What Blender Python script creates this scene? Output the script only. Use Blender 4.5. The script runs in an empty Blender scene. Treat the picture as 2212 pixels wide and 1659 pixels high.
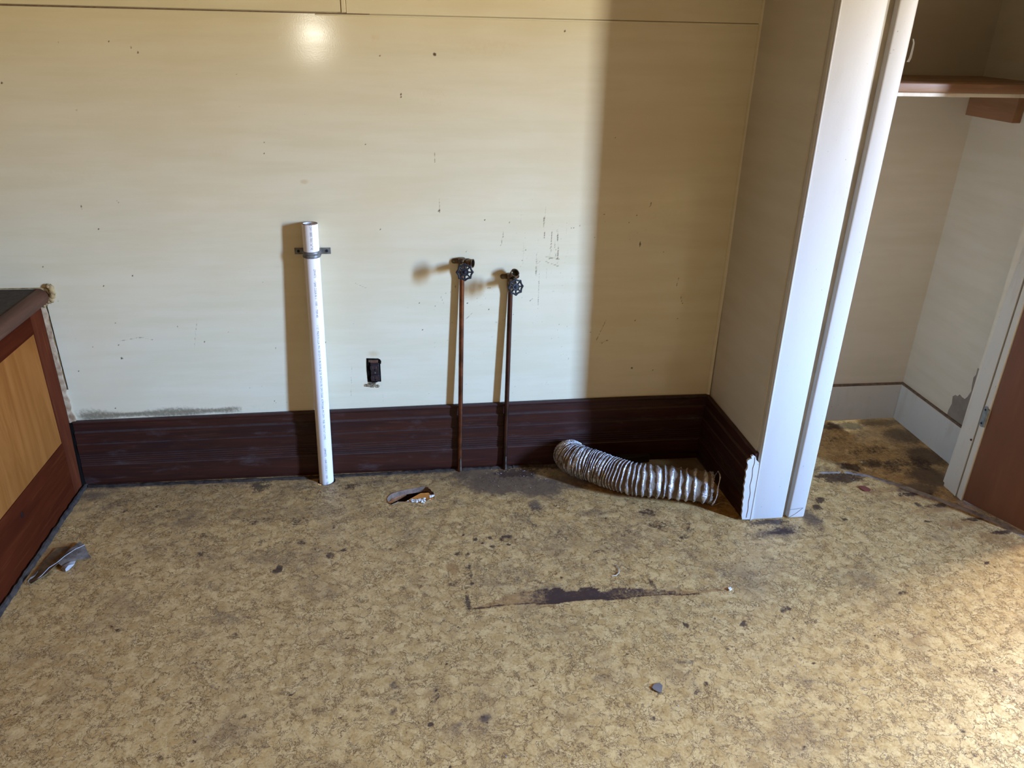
import bpy, bmesh, math, random
import numpy as np
from mathutils import Vector, Matrix
random.seed(7); rng = np.random.default_rng(7)
PI = math.pi
C = bpy.context.scene.collection

# ---------------------------------------------------------------- camera
F = Vector((0.120698, 0.896632, -0.426007)); R = Vector((0.992172, -0.122811, 0.022622)); U = Vector((0.032035, 0.425403, 0.904437))
CP = Vector((-0.1990, -2.4692, 1.5)); FL = 1679.1
cam_d = bpy.data.cameras.new('camera'); cam = bpy.data.objects.new('camera', cam_d); C.objects.link(cam)
m = Matrix.Identity(4)
for i in range(3):
    m[i][0] = R[i]; m[i][1] = U[i]; m[i][2] = -F[i]; m[i][3] = CP[i]
cam.matrix_world = m
cam_d.sensor_width = 36; cam_d.lens = FL * 36 / 2212; cam_d.clip_start = .05
bpy.context.scene.camera = cam

def P(u, v, ax='z', val=0.0):                      # a point of the place: where the sight line through a pixel meets a real plane
    d = F + R * ((u - 1106) / FL) - U * ((v - 829.5) / FL)
    k = 'xyz'.index(ax)
    return CP + d * ((val - CP[k]) / d[k])

# ---------------------------------------------------------------- world, lights, exposure
sc = bpy.context.scene
sc.view_settings.view_transform = 'Standard'; sc.view_settings.look = 'None'
sc.view_settings.gamma = 1; sc.view_settings.exposure = 0.0; sc.view_settings.use_curve_mapping = False
try:
    sc.cycles.use_denoising = True; sc.cycles.max_bounces = 8; sc.cycles.diffuse_bounces = 5; sc.cycles.sample_clamp_indirect = 6
except Exception: pass
w = bpy.data.worlds.new('outdoors'); sc.world = w; w.use_nodes = True
nt = w.node_tree; nt.nodes.clear()
tc = nt.nodes.new('ShaderNodeTexCoord'); sx = nt.nodes.new('ShaderNodeSeparateXYZ'); nt.links.new(tc.outputs['Generated'], sx.inputs[0])
rp = nt.nodes.new('ShaderNodeValToRGB'); mp = nt.nodes.new('ShaderNodeMapRange')
mp.inputs[1].default_value = -.5; mp.inputs[2].default_value = .5
nt.links.new(sx.outputs[2], mp.inputs[0]); nt.links.new(mp.outputs[0], rp.inputs[0])
e = rp.color_ramp.elements
e[0].position = 0.0; e[0].color = (.42, .33, .17, 1)
e[1].position = 1.0; e[1].color = (.55, 1.05, 2.2, 1)
for p_, c_ in ((.50, (.59, .49, .29, 1)), (.565, (.71, .64, .45, 1)), (.64, (.84, 1.34, 2.42, 1))):
    k = rp.color_ramp.elements.new(p_); k.color = c_
bg = nt.nodes.new('ShaderNodeBackground'); out = nt.nodes.new('ShaderNodeOutputWorld')
nt.links.new(rp.outputs[0], bg.inputs[0]); bg.inputs[1].default_value = 290.0
nt.links.new(bg.outputs[0], out.inputs[0])

def area(name, loc, target, sx_, sy_, power, col, portal=False):
    l = bpy.data.lights.new(name, 'AREA'); l.shape = 'RECTANGLE'; l.size = sx_; l.size_y = sy_; l.energy = power; l.color = col
    o = bpy.data.objects.new(name, l); C.objects.link(o); o.location = loc
    o.rotation_euler = (Vector(target) - Vector(loc)).to_track_quat('-Z', 'Y').to_euler()
    if portal: l.cycles.is_portal = True
    return o
# window 1: far right, throws the daylight across the back wall; window 2: right of the closet door
W1 = (3.2, -2.66, -2.28, 0.85, 2.05)      # x, y0, y1, z0, z1
W2 = (2.10, 2.90, -0.42, 0.84, 1.80)       # x0, x1, y, z0, z1
area('window_portal', (3.26, -2.47, 1.45), (0, -2.47, 1.45), 1.2, 0.38, 1, (1, 1, 1), True).rotation_euler = (0, PI/2, 0)
area('window_fill', (2.50, -.445, 1.32), (2.50, -3, 1.32), .78, .92, 100, (1.0, .90, .70))     # area lamp in place of window 2's daylight; blind added for warmth
area('warm_fill', (-.3, -3.1, 2.5), (-.3, -3.1, 0), 1.2, 1.2, 7.0, (1.0, .66, .33))  # unseen warm fill lamp added to lift the shaded areas
area('hall_light', (-.93, -4.5, 1.33), (-.45, 0, 1.40), .09, .24, 6.0, (1.0, .97, .82))

# ---------------------------------------------------------------- materials
def newmat(name):
    mt = bpy.data.materials.new(name); mt.use_nodes = True
    return mt, mt.node_tree, mt.node_tree.nodes['Principled BSDF']
class NB:
    """tiny node builder"""
    def __init__(s, nt): s.nt = nt
    def n(s, t, **k):
        o = s.nt.nodes.new(t)
        for a, b in k.items(): setattr(o, a, b)
        return o
    def l(s, a, b): s.nt.links.new(a, b)
    def coord(s, scale=(1, 1, 1), kind='Object'):
        t = s.n('ShaderNodeTexCoord'); mpp = s.n('ShaderNodeMapping'); s.l(t.outputs[kind], mpp.inputs[0]); mpp.inputs['Scale'].default_value = scale
        return mpp.outputs[0]
    def noise(s, vec, scale, detail=4, rough=.55, out='Fac', dist=0):
        t = s.n('ShaderNodeTexNoise'); s.l(vec, t.inputs['Vector']); t.inputs['Scale'].default_value = scale
        t.inputs['Detail'].default_value = detail; t.inputs['Roughness'].default_value = rough; t.inputs['Distortion'].default_value = dist
        return t.outputs[out]
    def step(s, v, a, b, lo=0., hi=1.):
        t = s.n('ShaderNodeMapRange'); t.interpolation_type = 'SMOOTHSTEP'; s.l(v, t.inputs[0])
        for i, q in ((1, a), (2, b), (3, lo), (4, hi)):
            if isinstance(q, (int, float)): t.inputs[i].default_value = q
            else: s.l(q, t.inputs[i])
        return t.outputs[0]
    def math(s, op, a, b=None, c=None, clamp=False):
        t = s.n('ShaderNodeMath'); t.operation = op; t.use_clamp = clamp
        for i, q in enumerate((a, b, c)):
            if q is None: continue
            if isinstance(q, (int, float)): t.inputs[i].default_value = q
            else: s.l(q, t.inputs[i])
        return t.outputs[0]
    def mix(s, f, a, b, mode='MIX'):
        t = s.n('ShaderNodeMix'); t.data_type = 'RGBA'; t.blend_type = mode
        for i, q in ((0, f), (6, a), (7, b)):
            if isinstance(q, (int, float)): t.inputs[i].default_value = q
            elif isinstance(q, tuple): t.inputs[i].default_value = (*q, 1)
            else: s.l(q, t.inputs[i])
        return t.outputs[2]
    def vadd(s, a, b, k):
        m1 = s.n('ShaderNodeVectorMath'); m1.operation = 'SUBTRACT'; s.l(b, m1.inputs[0]); m1.inputs[1].default_value = (.5, .5, .5)
        m2 = s.n('ShaderNodeVectorMath'); m2.operation = 'SCALE'; s.l(m1.outputs[0], m2.inputs[0]); m2.inputs[3].default_value = k
        m3 = s.n('ShaderNodeVectorMath'); m3.operation = 'ADD'; s.l(a, m3.inputs[0]); s.l(m2.outputs[0], m3.inputs[1])
        return m3.outputs[0]
    def bump(s, h, strength, dist, bs, nrm=None):
        t = s.n('ShaderNodeBump'); s.l(h, t.inputs['Height']); t.inputs['Strength'].default_value = strength; t.inputs['Distance'].default_value = dist
        if nrm is not None: s.l(nrm, t.inputs['Normal'])
        if bs is not None: s.l(t.outputs[0], bs.inputs['Normal'])
        return t.outputs[0]
    def attr(s, name):
        a = s.n('ShaderNodeAttribute'); a.attribute_name = name
        sp = s.n('ShaderNodeSeparateColor'); s.l(a.outputs['Color'], sp.inputs[0])
        return sp.outputs[0], sp.outputs[1], sp.outputs[2], a.outputs['Alpha']

def simple(name, col, rough=.5, metal=0, var=.12, nscale=25, bump=.0, spec=.5, col2=None):
    mt, nt_, bs = newmat(name); b = NB(nt_); v = b.coord()
    f = b.noise(v, nscale, 5)
    c2 = col2 or tuple(c * (1 - var * 2.2) for c in col)
    b.l(b.mix(b.step(f, .35, .7), col, c2), bs.inputs['Base Color'])
    bs.inputs['Roughness'].default_value = rough; bs.inputs['Metallic'].default_value = metal; bs.inputs['Specular IOR Level'].default_value = spec
    if bump: b.bump(b.noise(v, nscale * 3, 5), bump, .002, bs)
    return mt

def wall_paint(name, base, warm, attr=False, rough=.33):
    mt, nt_, bs = newmat(name); b = NB(nt_); v = b.coord()
    st = b.noise(b.coord((1.6, 1.6, 14)), 1.6, 6, .6)                 # long horizontal brush streaks
    bl = b.noise(v, 2.2, 4, .5)
    c = b.mix(b.step(st, .35, .68), base, tuple(q * k for q, k in zip(base, (.94, .93, .89))))
    c = b.mix(b.step(bl, .45, .75, 0, .6), c, warm)
    fine = b.noise(v, 260, 3, .6)
    c = b.mix(b.step(fine, .62, .8, 0, .10), c, tuple(q * .6 for q in base))
    rg = b.step(st, .3, .7, rough - .01, rough + .02)
    if attr:
        r, g, bb, a = b.attr('marks')
        n1 = b.noise(v, 90, 4, .65)
        c = b.mix(b.math('MULTIPLY', b.step(b.math('ADD', bb, b.math('MULTIPLY', b.math('SUBTRACT', n1, .5), .6)), .2, .9), .55), c, (.50, .36, .18))
        c = b.mix(b.math('MULTIPLY', b.step(b.math('ADD', g, b.math('MULTIPLY', b.math('SUBTRACT', n1, .5), 1.1)), .25, 1.0), .85, clamp=True), c, (.13, .105, .06))
        c = b.mix(b.step(b.math('ADD', r, b.math('MULTIPLY', b.math('SUBTRACT', b.noise(v, 420, 2, .5), .5), .5)), .2, .8), c, (.085, .052, .03))
    b.l(c, bs.inputs['Base Color']); b.l(rg, bs.inputs['Roughness'])
    bs.inputs['Specular IOR Level'].default_value = .45
    h = b.math('ADD', b.noise(v, 240, 2, .5), b.math('MULTIPLY', b.noise(b.coord((5, 5, 3)), 1.0, 2), 2.0))
    b.bump(h, .035, .001, bs)
    return mt
M_wall = wall_paint('cream gloss paint', (.65, .585, .40), (.60, .50, .31), True, .12)
M_wallp = wall_paint('cream gloss paint plain', (.65, .585, .40), (.60, .50, .31))
M_wallr = wall_paint('cream grey paint', (.58, .54, .44), (.52, .46, .36), rough=.45)
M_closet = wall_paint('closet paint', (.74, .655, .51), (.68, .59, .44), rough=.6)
M_closetdark = wall_paint('closet upper darker', (.36, .31, .23), (.30, .25, .18), rough=.7)  # darker copy of the closet colour, used above the shelf
M_ceil = wall_paint('ceiling paint', (.62, .56, .44), (.55, .47, .35), rough=.7)

def trim_paint(name, base, dirt, amt=.5):
    mt, nt_, bs = newmat(name); b = NB(nt_); v = b.coord((1, 1, .25))
    n1 = b.noise(v, 14, 6, .6); n2 = b.noise(b.coord(), 130, 3)
    c = b.mix(b.step(n1, .5, .78, 0, amt), base, dirt)
    c = b.mix(b.step(n2, .70, .76, 0, .8), c, tuple(q * .35 for q in dirt))
    b.l(c, bs.inputs['Base Color']); bs.inputs['Roughness'].default_value = .42; bs.inputs['Specular IOR Level'].default_value = .3
    b.bump(b.math('ADD', n1, b.math('MULTIPLY', n2, .4)), .25, .0015, bs)
    return mt
M_trim = trim_paint('white gloss trim paint', (.50, .475, .42), (.44, .40, .33), .4)
M_room = wall_paint('warm brown room paint', (.17, .105, .050), (.15, .09, .04), rough=.7)
M_trimold = trim_paint('worn cream trim paint', (.66, .62, .53), (.45, .37, .27), .8)
M_groove = simple('dark beige groove', (.38, .33, .24), .6, 0, .1, 18)  # darker beige than the boards on either side
M_base_w = trim_paint('white closet baseboard paint', (.66, .635, .57), (.52, .46, .38), .6)
M_brownline = simple('dirty brown crack', (.20, .13, .085), .8, 0, .2, 60)

def wood(name, c1, c2, c3, rough=.4, axis=0, dust=0., scale=1., spec=.5, swirl=1.2):
    mt, nt_, bs = newmat(name); b = NB(nt_)
    s = [22, 22, 22]; s[axis] = 1.6
    v = b.coord(tuple(q * scale for q in s))
    g1 = b.noise(v, 1.0, 6, .62, dist=swirl)
    g2 = b.noise(v, 5.0, 4, .6)
    big = b.noise(b.coord(), 3.0, 3)
    c = b.mix(b.step(g1, .35, .68), c1, c2)
    c = b.mix(b.step(g2, .52, .72, 0, .6), c, c3)
    c = b.mix(b.step(big, .4, .75, 0, .35), c, tuple(q * .55 for q in c1))
    if dust:
        ge = b.n('ShaderNodeNewGeometry'); sp = b.n('ShaderNodeSeparateXYZ'); b.l(ge.outputs['True Normal'], sp.inputs[0])
        dn = b.noise(b.coord(), 30, 5, .7)
        up = b.math('MULTIPLY', b.step(sp.outputs[2], .25, .8), b.step(dn, .25, .6, .35, 1.))
        c = b.mix(b.math('MULTIPLY', up, dust), c, (.052, .040, .034))
        c = b.mix(b.math('MULTIPLY', b.step(b.noise(b.coord((1, 1, 3)), 7, 6, .7), .55, .72), dust * .35), c, (.13, .115, .105))
    b.l(c, bs.inputs['Base Color'])
    b.l(b.step(g1, .3, .7, rough - .08, rough + .12), bs.inputs['Roughness']); bs.inputs['Specular IOR Level'].default_value = spec
    b.bump(b.math('ADD', g1, g2), .18, .001, bs)
    return mt
M_bb = wood('dark stained baseboard wood', (.042, .012, .007), (.020, .006, .004), (.070, .022, .011), .44, 0, .6, 1., .28)
M_bby = wood('dark stained baseboard wood side', (.045, .013, .008), (.022, .007, .005), (.07, .022, .012), .5, 1, .4, 1., .25)
M_cab = wood('red brown cabinet wood', (.085, .021, .008), (.060, .014, .006), (.12, .034, .012), .62, 2, 0, .8, .0)
M_caby = wood('red brown cabinet wood rail', (.060, .012, .004), (.040, .008, .003), (.085, .020, .006), .62, 1, 0, .8, .0)
M_ply = wood('light brown plywood', (.215, .078, .017), (.170, .058, .012), (.25, .095, .022), .65, 2, 0, .30, .0, swirl=4.5)
M_door = wood('brown slab door veneer', (.185, .072, .033), (.16, .060, .027), (.205, .083, .040), .55, 2, 0, .3, swirl=.3)
M_shelf = wood('brown shelf wood', (.30, .17, .10), (.17, .09, .05), (.42, .26, .15), .45, 0, .2, .6)
M_cleat = wood('orange brown cleat wood', (.36, .185, .095), (.30, .145, .07), (.42, .22, .12), .6, 1, 0, .5, .2)
M_joist = wood('pale subfloor wood', (.085, .060, .040), (.06, .042, .028), (.11, .08, .055), .8, 0)
M_lath = wood('grey weathered board', (.13, .105, .09), (.09, .075, .065), (.17, .14, .12), .85, 0)
M_block = wood('black wood block', (.022, .016, .012), (.012, .009, .007), (.035, .025, .018), .6, 0, .3)
M_top = simple('dark laminate', (.070, .056, .038), .8, 0, .12, 60, .05, .1)
M_nose = wood('dark wood nosing', (.085, .036, .018), (.06, .026, .013), (.11, .048, .024), .6, 1, 0, 1., .15)
M_caulk = simple('dried tan caulk', (.36, .25, .10), .8, 0, .25, 70, .6, col2=(.17, .10, .035))
M_scribe = simple('tan filler strip', (.42, .31, .18), .75, 0, .25, 40, .2, col2=(.20, .11, .05))
M_grime = simple('grey grime strip', (.055, .040, .029), .9, 0, .3, 45, .8, .05, col2=(.022, .018, .015))
M_black = simple('black painted darkness', (.006, .005, .004), .9, 0, .0, 20, 0, 0.)  # flat black standing in for the dark inside gaps and holes
M_knot = simple('dark wood knot', (.022, .010, .007), .8, 0, .2, 40, 0, 0.)
M_paper = simple('torn grey underlay', (.165, .130, .10), .9, 0, .25, 40, .8, .0, col2=(.085, .062, .045))
M_paperw = simple('pale torn paper', (.33, .31, .29), .8, 0, .1, 30, .3)
M_copper = simple('tarnished copper', (.24, .085, .035), .32, .85, .3, 18, .15, col2=(.08, .03, .014))
M_copperd = simple('dark tarnished copper', (.085, .034, .019), .36, .8, .3, 18, .15, col2=(.035, .017, .010))
M_verd = simple('greenish corroded copper', (.13, .13, .10), .7, .0, .3, 60, .4, .1, col2=(.06, .04, .025))
M_bronze = simple('dark bronze', (.085, .065, .045), .38, .85, .25, 70, .3, col2=(.20, .12, .06))
M_iron = simple('black painted iron', (.016, .016, .018), .55, .0, .25, 90, .3, .25)
M_green = simple('verdigris inside', (.10, .20, .15), .6, .2, .2, 80)
M_galv = simple('galvanised steel', (.17, .17, .155), .45, .35, .2, 60, .2)
M_hinge = simple('dull grey hinge steel', (.30, .32, .31), .5, .6, .15, 60, .2)
M_bake = simple('dark brown bakelite', (.022, .015, .018), .32, 0, .2, 60)
M_rust = simple('rusty yoke', (.16, .075, .04), .55, .5, .3, 120, col2=(.07, .05, .04))
M_brassy = simple('dull brass ears', (.20, .17, .12), .45, .8, .2, 120)
M_ink = simple('pipe print ink', (.05, .05, .06), .7, 0, .3, 200, col2=(.20, .20, .21))
M_white = simple('white plaster crumbs', (.70, .67, .60), .9, 0, .12, 60, .4)
M_crumb = simple('mixed floor crumbs', (.10, .075, .055), .8, 0, .3, 14, col2=(.45, .42, .38))
M_red = simple('dark red flake', (.19, .045, .028), .5, 0, .1, 30)
M_flake = simple('grey brown flake', (.15, .12, .10), .6, 0, .1, 30)
M_plaster = simple('bare brown plaster', (.30, .245, .19), .9, 0, .08, 25, .2)
M_thresh = simple('worn pale edge strip', (.34, .29, .24), .55, 0, .2, 30, .6, .1, col2=(.16, .13, .12))
M_glass = simple('string', (.55, .5, .4), .6)

# PVC: white with faint smudges
mt, nt_, bs = newmat('white pvc'); b = NB(nt_)
c = b.mix(b.step(b.noise(b.coord((1, 1, .3)), 30, 6, .65), .55, .8, 0, .5), (.76, .72, .65), (.56, .48, .40))
c = b.mix(b.step(b.noise(b.coord((3, 3, .5)), 60, 3), .72, .76, 0, .5), c, (.25, .2, .17))
b.l(c, bs.inputs['Base Color']); bs.inputs['Roughness'].default_value = .35; M_pvc = mt

# dirty aluminium foil duct
mt, nt_, bs = newmat('dirty aluminium foil'); b = NB(nt_); v = b.coord()
r_, g_, b_, a_ = b.attr('ridge')
n1 = b.noise(v, 22, 6, .7); n2 = b.noise(v, 120, 5, .7)
dm = b.step(b.math('SUBTRACT', b.math('ADD', n1, b.math('MULTIPLY', n2, .5)), b.math('MULTIPLY', r_, .36)), .32, .62)
b.l(b.mix(dm, (.84, .84, .85), (.17, .12, .072)), bs.inputs['Base Color'])
b.l(b.step(dm, 0., 1., .90, .15), bs.inputs['Metallic']); b.l(b.step(dm, 0, 1, .22, .68), bs.inputs['Roughness'])
b.bump(b.math('ADD', b.math('MULTIPLY', n1, 2.), n2), .9, .004, bs); M_foil = mt

# old crackle-marble linoleum
mt, nt_, bs = newmat('crackle marble linoleum'); b = NB(nt_); v = b.coord()
r_, g_, b_, a_ = b.attr('wear')
w1 = b.noise(v, 7, 4, .6, 'Color'); w2 = b.noise(v, 42, 5, .7, 'Color')
w3 = b.noise(v, 130, 3, .6, 'Color')
vw = b.vadd(b.vadd(b.vadd(v, w1, .13), w2, .052), w3, .009)
vw2 = b.vadd(b.vadd(b.vadd(v, w1, .05), w2, .036), w3, .010)
def vor(vec, scale):
    t = b.n('ShaderNodeTexVoronoi'); t.feature = 'DISTANCE_TO_EDGE'; t.voronoi_dimensions = '2D'; b.l(vec, t.inputs['Vector']); t.inputs['Scale'].default_value = scale
    return t.outputs['Distance']
brk = b.noise(v, 26, 4, .6)
brk2 = b.noise(v, 9, 3, .6)
l1 = b.math('MULTIPLY', b.step(vor(vw, 24), .0, .040, 1, 0), b.step(brk, .30, .52))
rn = b.noise(vw2, 17, 5, .62)
rl = b.step(b.math('ABSOLUTE', b.math('SUBTRACT', rn, .5)), .0, .016, 1, 0)
l1 = b.math('MAXIMUM', l1, b.math('MULTIPLY', rl, b.step(brk, .38, .56)))
l2 = b.math('MULTIPLY', b.step(vor(vw2, 78), .0, .10, 1, 0), b.step(b.math('ADD', brk, b.math('MULTIPLY', b.math('SUBTRACT', brk2, .5), 1.2)), .44, .62))
veins = b.math('MAXIMUM', l1, b.math('MULTIPLY', l2, .85))
mot = b.noise(vw2, 34, 8, .72); fine = b.noise(v, 170, 4, .7); blot = b.noise(v, 5.0, 8, .66)
c = b.mix(b.step(mot, .36, .66), (.55, .338, .120), (.40, .230, .076))
c = b.mix(b.step(fine, .46, .70, 0, .60), c, (.25, .138, .036))
c = b.mix(b.step(mot, .60, .35, 0, .25), c, (.64, .46, .22))
c = b.mix(b.math('MULTIPLY', veins, .96), c, (.115, .052, .021))
c = b.mix(b.step(blot, .48, .72, 0, .55), c, (.185, .104, .048))
nd = b.noise(v, 55, 6, .72); nd2 = b.noise(v, 14, 5, .65)
nd3 = b.noise(v, 150, 4, .7)
nn = b.math('ADD', b.math('ADD', b.math('MULTIPLY', b.math('SUBTRACT', nd, .5), 1.7), b.math('MULTIPLY', b.math('SUBTRACT', nd2, .5), 1.3)), b.math('MULTIPLY', b.math('SUBTRACT', nd3, .5), 1.1))
oran = b.step(b.math('ADD', b_, b.math('MULTIPLY', nn, .9)), .3, .95)
c = b.mix(b.math('MULTIPLY', oran, .62), c, (.27, .125, .04))
gd = b.step(b.math('ADD', g_, b.math('MULTIPLY', nn, .55)), .12, .85)
c = b.mix(b.math('MULTIPLY', gd, .84), c, (.082, .050, .033))
dk = b.step(b.math('ADD', r_, b.math('MULTIPLY', nn, .85)), .35, .85)
c = b.mix(b.math('MULTIPLY', dk, .90), c, (.040, .018, .012))
b.l(c, bs.inputs['Base Color'])
rg = b.step(nd2, .3, .7, .30, .46)
b.l(b.math('ADD', rg, b.math('MULTIPLY', b.math('SUBTRACT', gd, a_), .22), clamp=True), bs.inputs['Roughness'])
bs.inputs['Specular IOR Level'].default_value = .30
h = b.math('SUBTRACT', b.math('ADD', b.math('MULTIPLY', b.noise(v, 75, 4, .6), .9), b.math('MULTIPLY', b.noise(v, 11, 3), 2.0)), b.math('MULTIPLY', veins, .45))
b.bump(h, .45, .0022, bs); M_floor = mt
M_floorplain = simple('plain linoleum', (.40, .30, .16), .5, 0, .15, 20)

# ---------------------------------------------------------------- geometry helpers
class MB:
    def __init__(s): s.v = []; s.f = []
    def add(s, vs, fs):
        o = len(s.v); s.v += [tuple(q) for q in vs]; s.f += [tuple(i + o for i in f) for f in fs]; return s
    def box(s, x0, x1, y0, y1, z0, z1):
        return s.hexa([(x0, y0, z0), (x1, y0, z0), (x1, y1, z0), (x0, y1, z0), (x0, y0, z1), (x1, y0, z1), (x1, y1, z1), (x0, y1, z1)])
    def hexa(s, p):
        return s.add(p, [(3, 2, 1, 0), (4, 5, 6, 7), (0, 1, 5, 4), (1, 2, 6, 5), (2, 3, 7, 6), (3, 0, 4, 7)])
    def prism(s, poly, d):                          # polygon extruded along vector d
        n = len(poly); d = Vector(d)
        return s.add([Vector(p) for p in poly] + [Vector(p) + d for p in poly],
                     [tuple(range(n))[::-1], tuple(range(n, 2 * n))] + [(i, (i + 1) % n, n + (i + 1) % n, n + i) for i in range(n)])
    def rings(s, rs, cap0=True, cap1=True, closed=False):
        n = len(rs[0]); vs = [p for r in rs for p in r]; fs = []
        m_ = len(rs)
        for k in range(m_ if closed else m_ - 1):
            a = k * n; c_ = ((k + 1) % m_) * n
            for i in range(n): fs.append((a + i, a + (i + 1) % n, c_ + (i + 1) % n, c_ + i))
        if not closed:
            if cap0: fs.append(tuple(range(n))[::-1])
            if cap1: fs.append(tuple(range((m_ - 1) * n, m_ * n)))
        return s.add(vs, fs)
    def tube(s, pts, r, seg=10, caps=True, closed=False):
        pts = [Vector(p) for p in pts]; n = len(pts); rs = []; up = None
        for i, p in enumerate(pts):
            a = pts[(i - 1) % n] if (closed or i > 0) else p; c_ = pts[(i + 1) % n] if (closed or i < n - 1) else p
            t = (c_ - a).normalized()
            if up is None: up = t.orthogonal().normalized()
            up = (up - t * up.dot(t)).normalized(); sd = t.cross(up)
            rr = r[i] if isinstance(r, (list, tuple)) else r
            rs.append([p + (up * math.cos(2 * PI * k / seg) + sd * math.sin(2 * PI * k / seg)) * rr for k in range(seg)])
        return s.rings(rs, caps, caps, closed)
    def cyl(s, a, b_, r, seg=20): return s.tube([a, b_], r, seg)
    def lathe(s, a, ax, prof, seg=20):              # prof: (distance along axis, radius)
        a = Vector(a); ax = Vector(ax).normalized(); up = ax.orthogonal().normalized(); sd = ax.cross(up)
        return s.rings([[a + ax * t + (up * math.cos(2 * PI * k / seg) + sd * math.sin(2 * PI * k / seg)) * r for k in range(seg)] for t, r in prof])
    def build(s, name, mat, parent=None, smooth=False, bevel=0, seg=2):
        me = bpy.data.meshes.new(name); me.from_pydata(s.v, [], s.f); me.materials.append(mat)
        bm = bmesh.new(); bm.from_mesh(me); bmesh.ops.recalc_face_normals(bm, faces=bm.faces)
        if bevel:
            ed = [e_ for e_ in bm.edges if len(e_.link_faces) == 2 and e_.calc_face_angle(0) > .5]
            bmesh.ops.bevel(bm, geom=ed, offset=bevel, segments=seg, profile=.5, affect='EDGES')
        bm.to_mesh(me); bm.free()
        if smooth:
            me.polygons.foreach_set('use_smooth', [True] * len(me.polygons))
            if smooth != 'all': me.set_sharp_from_angle(angle=.7)
        o = bpy.data.objects.new(name, me); C.objects.link(o)
        if parent: o.parent = parent
        return o
def tag(o, label=None, cat=None, group=None, kind=None):
    for k, q in (('label', label), ('category', cat), ('group', group), ('kind', kind)):
        if q: o[k] = q
    return o
def thing(name, label, cat, loc=(0, 0, 0), group=None, kind=None):
    o = bpy.data.objects.new(name, None); C.objects.link(o); o.location = loc; o.empty_display_size = .05
    return tag(o, label, cat, group, kind)
def adopt(parent, *objs):                           # parent world-built meshes to an Empty that stands at its own base
    for o in objs:
        o.parent = parent; o.matrix_parent_inverse = Matrix.Translation(parent.location).inverted()

def grid_mesh(name, A, B, fn, mat, attrname, col, keep=None, snap=None):
    """grid over coordinate arrays A x B; fn(a,b)->xyz arrays; col -> (N,4)"""
    na, nb = len(A), len(B); a, b2 = np.meshgrid(A, B, indexing='ij'); a = a.ravel().astype(float); b2 = b2.ravel().astype(float)
    if snap: a, b2 = snap(a, b2)
    co = fn(a, b2)
    i = np.arange(na - 1)[:, None] * nb + np.arange(nb - 1)[None, :]
    q = np.stack([i, i + nb, i + nb + 1, i + 1], -1).reshape(-1, 4)
    if keep is not None:
        ca = a[q].mean(1); cb = b2[q].mean(1); q = q[keep(ca, cb)]
    me = bpy.data.meshes.new(name); me.vertices.add(len(a)); me.vertices.foreach_set('co', co.astype(np.float32).ravel())
    me.loops.add(q.size); me.loops.foreach_set('vertex_index', q.astype(np.int32).ravel())
    me.polygons.add(len(q)); me.polygons.foreach_set('loop_start', np.arange(0, q.size, 4, dtype=np.int32))
    me.polygons.foreach_set('use_smooth', np.ones(len(q), bool))
    me.update(calc_edges=True); me.validate()
    ca_ = me.color_attributes.new(attrname, 'FLOAT_COLOR', 'POINT')
    ca_.data.foreach_set('color', col(a, b2).astype(np.float32).ravel())
    me.materials.append(mat)
    o = bpy.data.objects.new(name, me); C.objects.link(o); return o

# ---------------------------------------------------------------- the setting: back wall
XR = 0.866          # left face of the partition on the right
wall_back = MB().box(-2.1, 1.07, .006, .10, 0, 2.6).build('wall_back', M_wallp); wall_back['kind'] = 'structure'
tag(wall_back, 'cream painted panelled back wall behind the pipes', None)
segs = []
def px_y(u, v): p = P(u, v, 'y', 0.); return p.x, p.z
dots = [(938, 117, 3.4), (866, 203, 2.2), (866, 209, 2.2), (298, 113, 2.2), (570, 307, 1.7), (570, 331, 1.8), (165, 238, 2), (510, 160, 1.2), (518, 230, 1.4),
 (790, 312, 1.4), (820, 120, 2), (1220, 67, 2.6), (213, 495, 2), (822, 495, 1.8), (949, 455, 2.6), (540, 21, 2), (1383, 528, 2.6), (1376, 503, 1.8), (1375, 518, 1.4), (1252, 488, 1.8),
 (1240, 492, 1.4), (1284, 512, 1.6), (1330, 297, 1.4), (1305, 463, 2), (1331, 458, 1.4), (1375, 465, 1.4), (1359, 480, 1.6), (235, 90, 1.0), (126, 92, 1.5), (940, 118, 3), (4, 179, 2.5),
 (176, 447, 1.6), (125, 650, 1.6), (92, 576, 2), (102, 586, 1.4), (286, 596, 2.2), (224, 618, 1.8), (200, 750, 1.4), (442, 739, 2), (383, 706, 1.8), (249, 882, 1.8), (263, 774, 3), (170, 802, 1.5),
 (256, 745, 1.4), (250, 698, 1.5), (703, 740, 2), (946, 456, 1.6), (1433, 545, 1.4), (1372, 692, 1.6), (1410, 800, 1.6), (1365, 795, 3), (1276, 718, 1.4), (1464, 688, 1.8), (1205, 535, 1.5), (1100, 481, 1.8), (1047, 475, 1.5),
 (906, 655, 1.5), (940, 662, 1.4), (858, 843, 1.5), (913, 712, 1.8), (1010, 655, 1.8), (1037, 660, 1.5), (1056, 668, 1.8), (1072, 696, 2), (1228, 775, 1.6), (1135, 540, 1.5)]
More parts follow.
